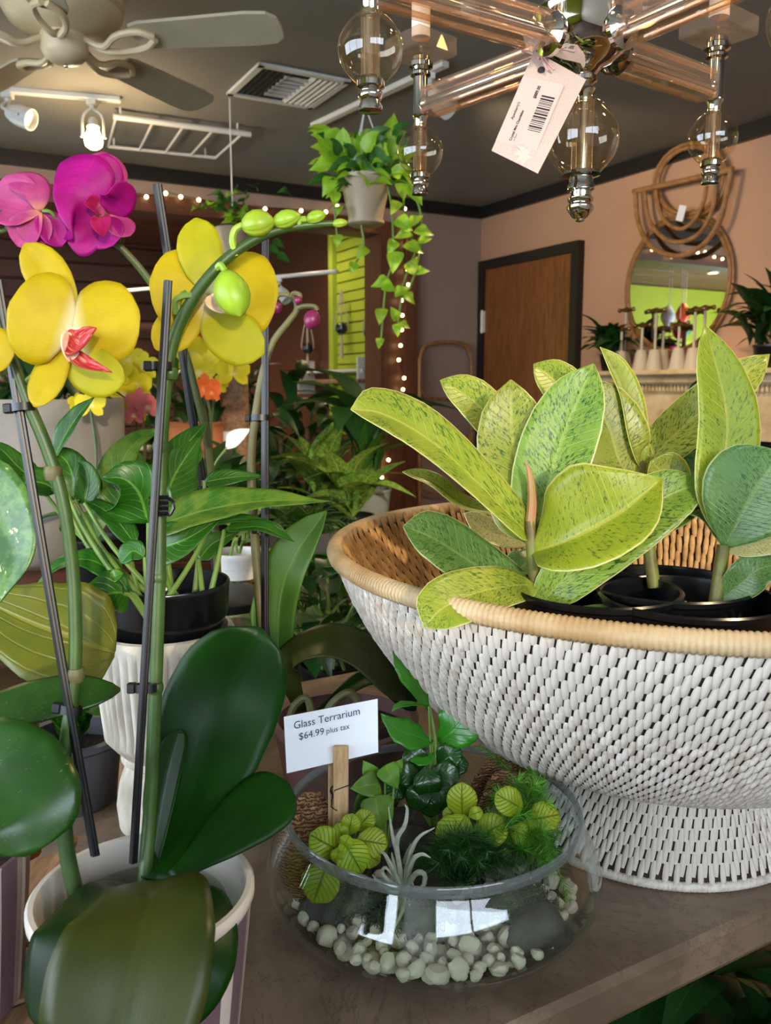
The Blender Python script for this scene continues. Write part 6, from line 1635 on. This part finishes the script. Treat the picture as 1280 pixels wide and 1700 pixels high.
for i in range(150):
    x = 605 + rr.gauss(0, 42); y = 266 + rr.gauss(0, 28)
    if y > 318 or y < 212: continue
    x = max(530, min(668, x)); dd = hd + rr.uniform(-.1, .1); ang = math.atan2(-(y - 300), (x - 607)) + rr.uniform(-.6, .6); r_ = rr.uniform(14, 24)
    pleaf(H_, M['neon'] if rr.random() < .65 else M['bgmid'], [(x - cos(ang) * r_, y + sin(ang) * r_, dd), (x, y - 4, dd - .02), (x + cos(ang) * r_, y + sin(ang) * -r_ + 6, dd - .03)], r_ * 1.35, (rr.uniform(-.4, .4), rr.uniform(.1, .9), 1), 'heart', fold=.25, ns=8, nc=6)
big = [(545, 228, 28, 160), (650, 213, 26, 80), (535, 275, 24, 200), (552, 250, 22, 140), (545, 310, 20, 240), (668, 262, 22, 20), (600, 235, 20, 100), (580, 245, 20, 120), (630, 235, 20, 60), (665, 240, 20, 40)]
vine = [(690, 322, 22, -60), (668, 318, 16, -80), (655, 345, 14, -120), (672, 372, 18, -40), (690, 365, 15, 30), (705, 385, 17, -20), (668, 390, 16, 200), (688, 412, 18, -30), (705, 398, 13, 10), (650, 410, 14, -120), (655, 435, 20, -100), (685, 440, 16, 60), (700, 450, 14, 0), (632, 470, 18, 200), (648, 478, 14, -20), (668, 482, 15, 20), (680, 495, 14, -50), (655, 520, 13, 120), (632, 525, 15, -100), (660, 548, 12, -90), (672, 540, 11, -30), (630, 570, 10, -100), (556, 330, 14, -90), (562, 350, 10, -110), (560, 400, 12, -95), (600, 420, 14, 230), (585, 445, 12, 240)]
for x, y, r_, an in big + vine:
    a = radians(an); dd = hd - .06
    pleaf(H_, M['neon'], [(x - cos(a) * r_ * .9, y + sin(a) * r_ * .9, dd), (x, y, dd - .015), (x + cos(a) * r_, y - sin(a) * r_, dd)], r_ * 1.5, (rr.uniform(-.3, .3), .3, 1), 'heart', fold=.25, ns=8, nc=6)
for pts in ([(640, 296), (668, 318), (672, 372), (690, 412), (680, 440), (668, 482), (660, 548)], [(645, 296), (690, 330), (700, 385), (690, 450), (670, 500)], [(640, 298), (650, 345), (652, 430), (640, 475), (632, 570)], [(575, 298), (556, 330), (560, 400)], [(600, 374), (602, 410), (585, 448)]):
    obj('vine', MB().tube(cat([P(x, y, hd - .05) for x, y in pts], 24), .0035, 5), M['stemgreen'], H_)
hd2 = 3.6; hb2 = P(388, 425, hd2); kp = hd2 / F
H2 = thing('hanging_pothos', 'smaller dark-leaved pothos hanging on a wire over the far opening', 'plant', hb2)
obj('pot', MB().lathe([(.001, 0), (20 * kp, 0), (30 * kp, 42 * kp), (32 * kp, 44 * kp), (28 * kp, 44 * kp), (26 * kp, 38 * kp)], hb2, 24, close_ends=False), M['hangpot'], H2)
obj('hanger', MB().tube([hb2 + V((0, 0, .1)), V((hb2.x, hb2.y, CEIL - .002))], .003, 5), M['white_metal'], H2)
for i in range(34):
    x = 388 + rr.gauss(0, 26); y = 352 + rr.gauss(0, 20); r_ = rr.uniform(11, 19); a = rr.uniform(0, 6.3)
    pleaf(H2, M['bgmid'] if rr.random() < .6 else M['neon'], [(x - cos(a) * r_, y, hd2), (x, y - 4, hd2 - .04), (x + cos(a) * r_, y + 8, hd2)], r_ * 1.4, (rr.uniform(-.4, .4), .6, 1), 'heart', fold=.25, ns=6, nc=4)
for x, y in ((455, 415), (470, 428), (462, 405)): pleaf(H2, M['bgmid'], [(x - 10, y - 6, hd2), (x, y, hd2), (x + 12, y + 8, hd2)], 18, (0, .5, 1), 'heart', ns=6, nc=4)
# ---------------------------------------------------------------- string lights
M['wire'] = plain('dark_green_wire', '#20241c', .6)
def string_lights(label, px, off, plane='B', sag=0, r=.011):
    pts = [wallB(x, y, off) for x, y in px]; t = thing('string_lights', label, 'string lights', pts[-1])
    obj('wire', MB().tube(cat(pts, len(pts) * 5), .002, 5), M['wire'], t)
    for p in pts: obj('bulb', MB().ball(p + V((0, 0, -.006)), r, 10, 8), M['bulb'], t)
string_lights('warm fairy lights strung along the top of the opening', [(-30, 305), (8, 309), (60, 316), (120, 318), (213, 325), (243, 325), (275, 319), (300, 325), (330, 330), (383, 350), (440, 345), (500, 348), (541, 350), (560, 341), (620, 372)], .06)
string_lights('warm fairy lights hanging down the wooden jamb', [(672, 345), (678, 378), (680, 402), (677, 447), (678, 471), (667, 497), (668, 522), (667, 546), (665, 572), (662, 596), (671, 626), (669, 645), (654, 667), (660, 700), (645, 762), (643, 776), (634, 791)], .075)
# ---------------------------------------------------------------- lime slatwall with macrame hangers and shelf
wr_ = bpy.data.objects['wall_far_right']
s_near, s_far = -.22, st(wallR(562, 500, JT + .06))[0]
for i in range(22):
    z0 = .9 + i * .075
    if z0 > 2.5: break
    obj('slat', MB().bbox((s_far, JT + .05, z0), (s_near, JT + .075, z0 + .066), .004, W), M['lime'], wr_, smooth=False)
obj('slatwall_edge', MB().bbox((s_far - .06, JT + .05, 0), (s_far, JT + .12, 2.5), .01, W), M['lime'], wr_, smooth=False)
sh_c = W(-.9, JT + .12, 1.28)
shf = thing('acrylic_shelf', 'clear and wood display shelf on the lime slatted wall', 'shelf', sh_c)
M['acryl'] = thinglass('clear_acrylic', '#e8eef0', 1.5)
obj('shelf_board', MB().bbox((-1.5, JT + .08, 1.28), (-.35, JT + .24, 1.31), .004, W), M['boardwood'], shf, smooth=False)
obj('shelf_board', MB().bbox((-1.5, JT + .08, 1.36), (-.35, JT + .2, 1.38), .004, W), M['white_metal'], shf, smooth=False)
for s_ in (-1.45, -.4): obj('bracket', MB().box((s_, JT + .076, 1.2), (s_ + .02, JT + .22, 1.46), W), M['white_metal'], shf, smooth=False)
for i, (s_, z, wh) in enumerate(((-1.42, 1.56, 'by the lime post'), (-.8, 1.68, 'over the shelf'), (-.35, 1.62, 'beside the wooden jamb'))):
    c = W(s_, JT + .14, z); t = thing('macrame_hanger', 'white macrame hanger with dark glass orb on lime wall, ' + wh, 'plant hanger', c - V((0, 0, .22)))
    obj('orb', MB().ball(c, .045, 16, 10), plain('dark_glass', '#14222a', .08), t)
    cr = MB()
    for k in range(4):
        a = 2 * pi * k / 4; o_ = V((.048 * cos(a), .048 * sin(a), 0)); cr.tube(cat([c + V((0, 0, .28)), c + o_ + V((0, 0, .02)), c + V((0, 0, -.055)), c + V((0, 0, -.22))], 14), .0045, 5)
    obj('cord', cr, M['conew'], t); obj('tassel', MB().tube([c + V((0, 0, -.06)), c + V((0, 0, -.22))], [.009, .014], 7), M['conew'], t)
# far track lights
def far(px, py, d): return P(px, py, d)
ta_, tb_ = P(150, 486, 7.0), P(560, 428, 5.6); tb_.z = ta_.z
track('track_light', 'white track with spot heads crossing the dark planked room', ta_, tb_, [(.12, (.2, -.5, -.6), False), (.32, (.3, -.5, -.6), False), (.62, (-.2, -.3, -.9), False), (.8, (.5, -.3, -.7), False)])

# coloured glass ornaments hanging in the far room (seen in the round mirror)
for i, (s_, t_, z, c_, lab) in enumerate(((-2.2, 4.4, 1.9, '#c01a4a', 'crimson blown-glass drop hanging in the planked room'), (-2.3, 4.55, 2.1, '#e0662a', 'orange blown-glass drop hanging in the planked room'), (-2.2, 4.2, 2.05, '#e8e8e8', 'milky white blown-glass drop hanging in the planked room'), (-2.4, 4.7, 1.95, '#1f8a6a', 'teal blown-glass drop hanging in the planked room'), (-2.3, 4.35, 1.7, '#b81e58', 'pink blown-glass drop hanging lowest in the planked room'))):
    c = W(s_, t_, z); t = thing('glass_ornament', lab, 'ornament', c - V((0, 0, .12)))
    obj('drop', MB().lathe(smoothprof([(.001, -.12), (.05, -.09), (.085, -.02), (.06, .06), (.015, .12)], 18), c, 20), plain('ornament_glass', c_, .15), t)
    obj('cord', MB().tube([c + V((0, 0, .12)), V((c.x, c.y, 2.59))], .003, 5), M['white_metal'], t)
# ---------------------------------------------------------------- downlights added as fill light, no such lamps are seen
def downlight(label, p, power, c=WARM):
    t = thing('fill_downlight', label, 'fill light', (p.x, p.y, p.z - .03))
    obj('trim_ring', MB().lathe([(.07, 0), (.075, -.004), (.06, -.02), (.055, -.01)], p, 24), M['white_metal'], t)
    obj('diffuser', MB().lathe([(.056, -.011), (.001, -.012)], p, 24, close_ends=False), M['lamp'], t)
    lamp_light('lamp_light', p + V((0, 0, -.06)), power, c, t, radians(140), p + V((0, 0, -1)), .05)
downlight('added fill downlight near the mirror wall', W(2.7, 1.3, CEIL), 70)
downlight('added fill downlight over the rubber plants', W(4.6, 2.2, CEIL), 32)
downlight('added fill downlight before the wide opening', W(1.6, 3.9, CEIL), 30)
downlight('added fill downlight in the planked room above the bench', W(-2.2, 2.3, 2.585), 110)
downlight('added fill downlight in the planked room above the shrubs', W(-2.2, 4.9, 2.585), 60)
downlight('added fill downlight in the planked room by the lime wall', W(-.9, 1.1, 2.585), 14)

tl = bpy.data.objects['track_light.001']      # the aimed track head washes the wall between door and mirror
lp_ = W(1.9, 1.55, CEIL - .16)
lamp_light('lamp_light', lp_, 30, WARM, tl, radians(80), wallR(1050, 450), .04)
